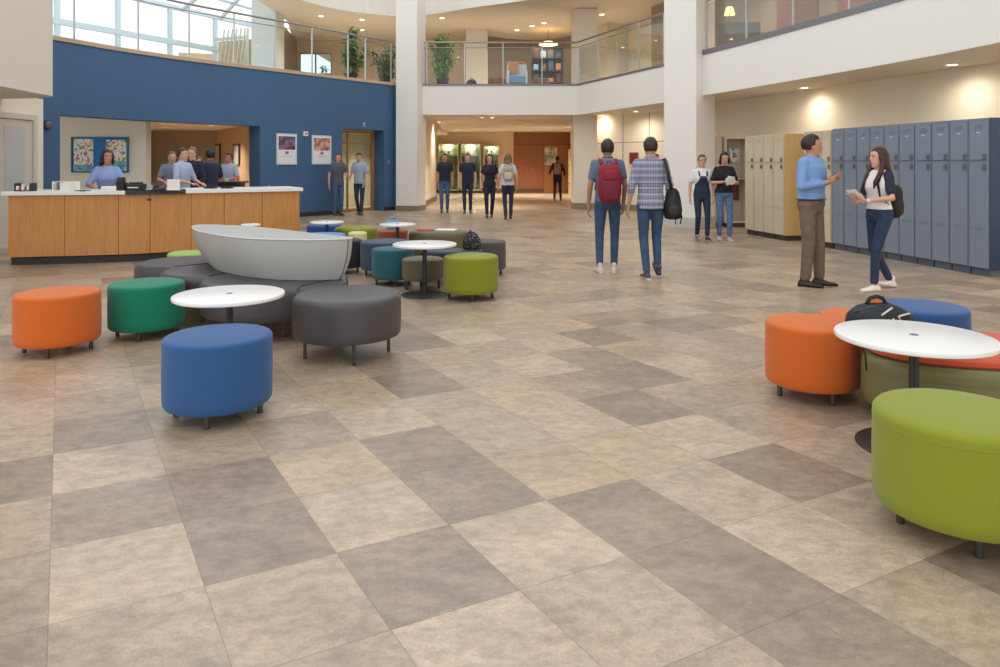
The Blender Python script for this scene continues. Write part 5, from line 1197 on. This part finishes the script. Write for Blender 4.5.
for k in range(2):
    bm = BM(); prism(bm, [(-.07, -.09), (.07, -.09), (.07, .10), (-.07, .10)], 0, .004); q = obj('sheet', bm, PAPER if k else mat('leaflet_pink', (226, 206, 198), .7), o); q.rotation_euler = (.55+.25*k, .1, .15*k); q.location.z = .02*k
wt = local(t, s, (-.065, .225, 1.09))
o = thing('wristwatch', 'small pale watch on the left wrist of the woman with long brown hair', 'watch', wt, t.rotation_euler.z)
bm = BM(); d_ = (Vector((-.05, .24, 1.09))-Vector((-.225, .03, 1.13))).normalized(); tube(bm, [Vector((0, 0, 0))-d_*.014, d_*.014], .0315*s, 14); obj('strap', bm, mat('watch_pale', (220, 214, 208), .4), o, smooth=True)
bm = BM(); ball(bm, (-.02, -.02, .018), (.014, .014, .008)); obj('dial', bm, STEEL, o, smooth='all')
# four students in the hall mouth
for px, Y, h, lb, sh, tr, hr, st, sx, fc, sk in (
    (444.5, 21.9, 1.81, 'student in a navy tee and mid-blue jeans, leftmost of the four abreast', (38, 42, 58), (62, 86, 118), (54, 38, 30), 'short', 'm', (.05, -1), (190, 140, 116)),
    (467.5, 21.7, 1.80, 'student in a dark navy polo and dark jeans, second of the four abreast', (36, 38, 66), (32, 42, 62), (92, 62, 48), 'short', 'm', (.0, -1), (214, 164, 142)),
    (489.5, 19.9, 1.76, 'student in a black tee and black jeans, third of the four abreast', (30, 30, 42), (30, 36, 52), (70, 48, 40), 'bob', 'f', (.04, -1), (206, 158, 138)),
    (508, 19.2, 1.78, 'student seen from behind in a white and blue tee with a beige backpack', (206, 210, 218), (34, 44, 62), (128, 100, 78), 'bob', 'f', (.0, 1), (206, 160, 138))):
    t, s, _ = human(lb, PX(px, Y), Y, h, fc, sx, skin=sk, shirt=sh, trousers=tr, shoes=(40, 38, 42), hair=hr, hairstyle=st, vox=.02, sleeve=.6, hem=.92 if fc[1] < 0 else .90,
          legs=[((-.09, .03, .50), (-.085, -.02, .09), 0, 0), ((.09, .07, .50), (.08, .04, .09), 0, 0)] if px < 480 else [((-.085, .03, .50), (-.06, -.10, .09), 0, 0), ((.085, .09, .50), (.07, .08, .09), 0, 0)])
worn_pack('beige backpack with blue straps on the rightmost of the four students', t, s, (178, 166, 148), (196, 188, 176), size=(.13, .19, .075), z=1.22, yoff=-.18, sex='f')
# far walker
Y = 28.6
t, s, _ = human('distant person in dark clothes walking towards the brown wall', PX(557.5, Y), Y, 1.80, (.1, 1), skin=(150, 104, 88), shirt=(58, 38, 44), trousers=(34, 34, 44), shoes=(60, 56, 54), hair=(50, 30, 30), vox=.024, sleeve=1.5, hem=.95,
      legs=[((-.10, .04, .50), (-.12, -.12, .09), 0, 0), ((.10, .08, .50), (.12, .10, .09), 0, 0)], arms=[((-.28, -.08, 1.16), (-.34, .04, 1.0), (-.2, .4, -.9), (1, 0, 0)), ((.27, -.04, 1.14), (.28, .05, .92), (0, .1, -1), (-1, 0, 0))])
worn_pack('dusty pink backpack on the distant walker', t, s, (158, 128, 134), (146, 118, 124), size=(.13, .2, .07), z=1.24, yoff=-.17)
# two people at the doorway
human('person in a dark grey shirt and jeans beside the blue wall doorway', PX(338, 20.6), 20.6, 1.80, (.55, -.85), 'm', skin=(206, 152, 128), shirt=(82, 88, 100), trousers=(64, 84, 112), shoes=(36, 36, 40), hair=(72, 50, 38), vox=.02, sleeve=.6, hem=.92, yaw=-.3,
      arms=[((-.25, .02, 1.14), (-.2, .24, 1.10), (.1, 1, .1), (1, 0, 0)), ((.25, -.02, 1.13), (.27, .03, .88), (0, .1, -1), (-1, 0, 0))])
human('person in a pale blue-grey shirt and dark trousers standing in front of the doorway', PX(359.5, 20.8), 20.8, 1.82, (-.25, -.97), 'm', skin=(208, 158, 134), shirt=(158, 170, 190), trousers=(42, 48, 72), shoes=(40, 38, 40), hair=(66, 44, 34), vox=.02, sleeve=.7, hem=.88, yaw=.25, pitch=-.2,
      arms=[((-.25, .0, 1.13), (-.22, .12, .92), (.1, .4, -.9), (1, 0, 0)), ((.25, .02, 1.14), (.2, .2, 1.0), (-.3, .9, -.1), (-1, 0, 0))],
      legs=[((-.09, .03, .50), (-.08, .06, .09), 0, 0), ((.09, .0, .50), (.07, -.10, .10), 0, -.1)])
# staff behind the reception desk
work = [((-.26, .06, 1.16), (-.14, .26, 1.10), (.35, .85, -.15), (0, 0, -1)), ((.26, .06, 1.16), (.14, .26, 1.10), (-.35, .85, -.15), (0, 0, -1))]
hang = [((-.26, .02, 1.14), (-.24, .12, .92), (0, .3, -1), (1, 0, 0)), ((.26, .02, 1.14), (.24, .14, .94), (0, .3, -1), (-1, 0, 0))]
human('clerk in a light blue shirt behind the desk in front of the notice board', PX(107, 12.2), 12.2, 1.74, (.35, -.94), 'f', skin=(184, 132, 108), shirt=(138, 158, 208), trousers=(50, 52, 64), hair=(52, 34, 32), hairstyle='bob', vox=.015, sleeve=1.1, hem=.95, yaw=.5, arms=work, arm_r=(.055, .042, .028))
human('person with a bald forehead in a grey-blue shirt behind the group at the desk', PX(172, 15.2), 15.2, 1.76, (.5, -.8), 'm', skin=(216, 164, 144), shirt=(118, 128, 150), trousers=(50, 54, 66), hair=(120, 90, 76), vox=.018, sleeve=.8, arms=work)
human('staff member in a pale blue shirt facing right at the desk beside the white card', PX(182.5, 13.6), 13.6, 1.80, (.95, -.2), 'm', skin=(214, 164, 140), shirt=(170, 184, 216), trousers=(140, 136, 142), hair=(84, 62, 50), vox=.016, sleeve=.9, arms=work, yaw=-.1)
human('staff member in a dark top between the pale blue shirt and the pink top', PX(192.5, 14.6), 14.6, 1.84, (-.2, -.95), 'm', skin=(214, 168, 144), shirt=(36, 40, 54), trousers=(34, 36, 46), hair=(140, 104, 78), vox=.018, sleeve=1.6, arms=hang)
human('person in a dusty pink top standing back between two dark-clothed staff', PX(199.5, 16.3), 16.3, 1.66, (.1, -1), 'f', skin=(206, 156, 136), shirt=(176, 150, 146), trousers=(60, 58, 66), hair=(116, 82, 70), hairstyle='bob', vox=.02, sleeve=.8, arms=work)
human('staff member with black hair and a navy shirt, turned to the service counter', PX(210, 15.0), 15.0, 1.80, (-.6, .6), 'm', skin=(190, 138, 116), shirt=(40, 46, 72), trousers=(32, 38, 60), hair=(22, 22, 26), vox=.018, sleeve=.8, arms=work)
human('staff member in a pale patterned blue shirt behind the service counter', PX(229, 17.3), 17.3, 1.76, (-.2, -.95), 'm', skin=(178, 124, 104), shirt=(160, 176, 200), trousers=(44, 48, 60), hair=(60, 38, 34), vox=.02, sleeve=.9, arms=work)
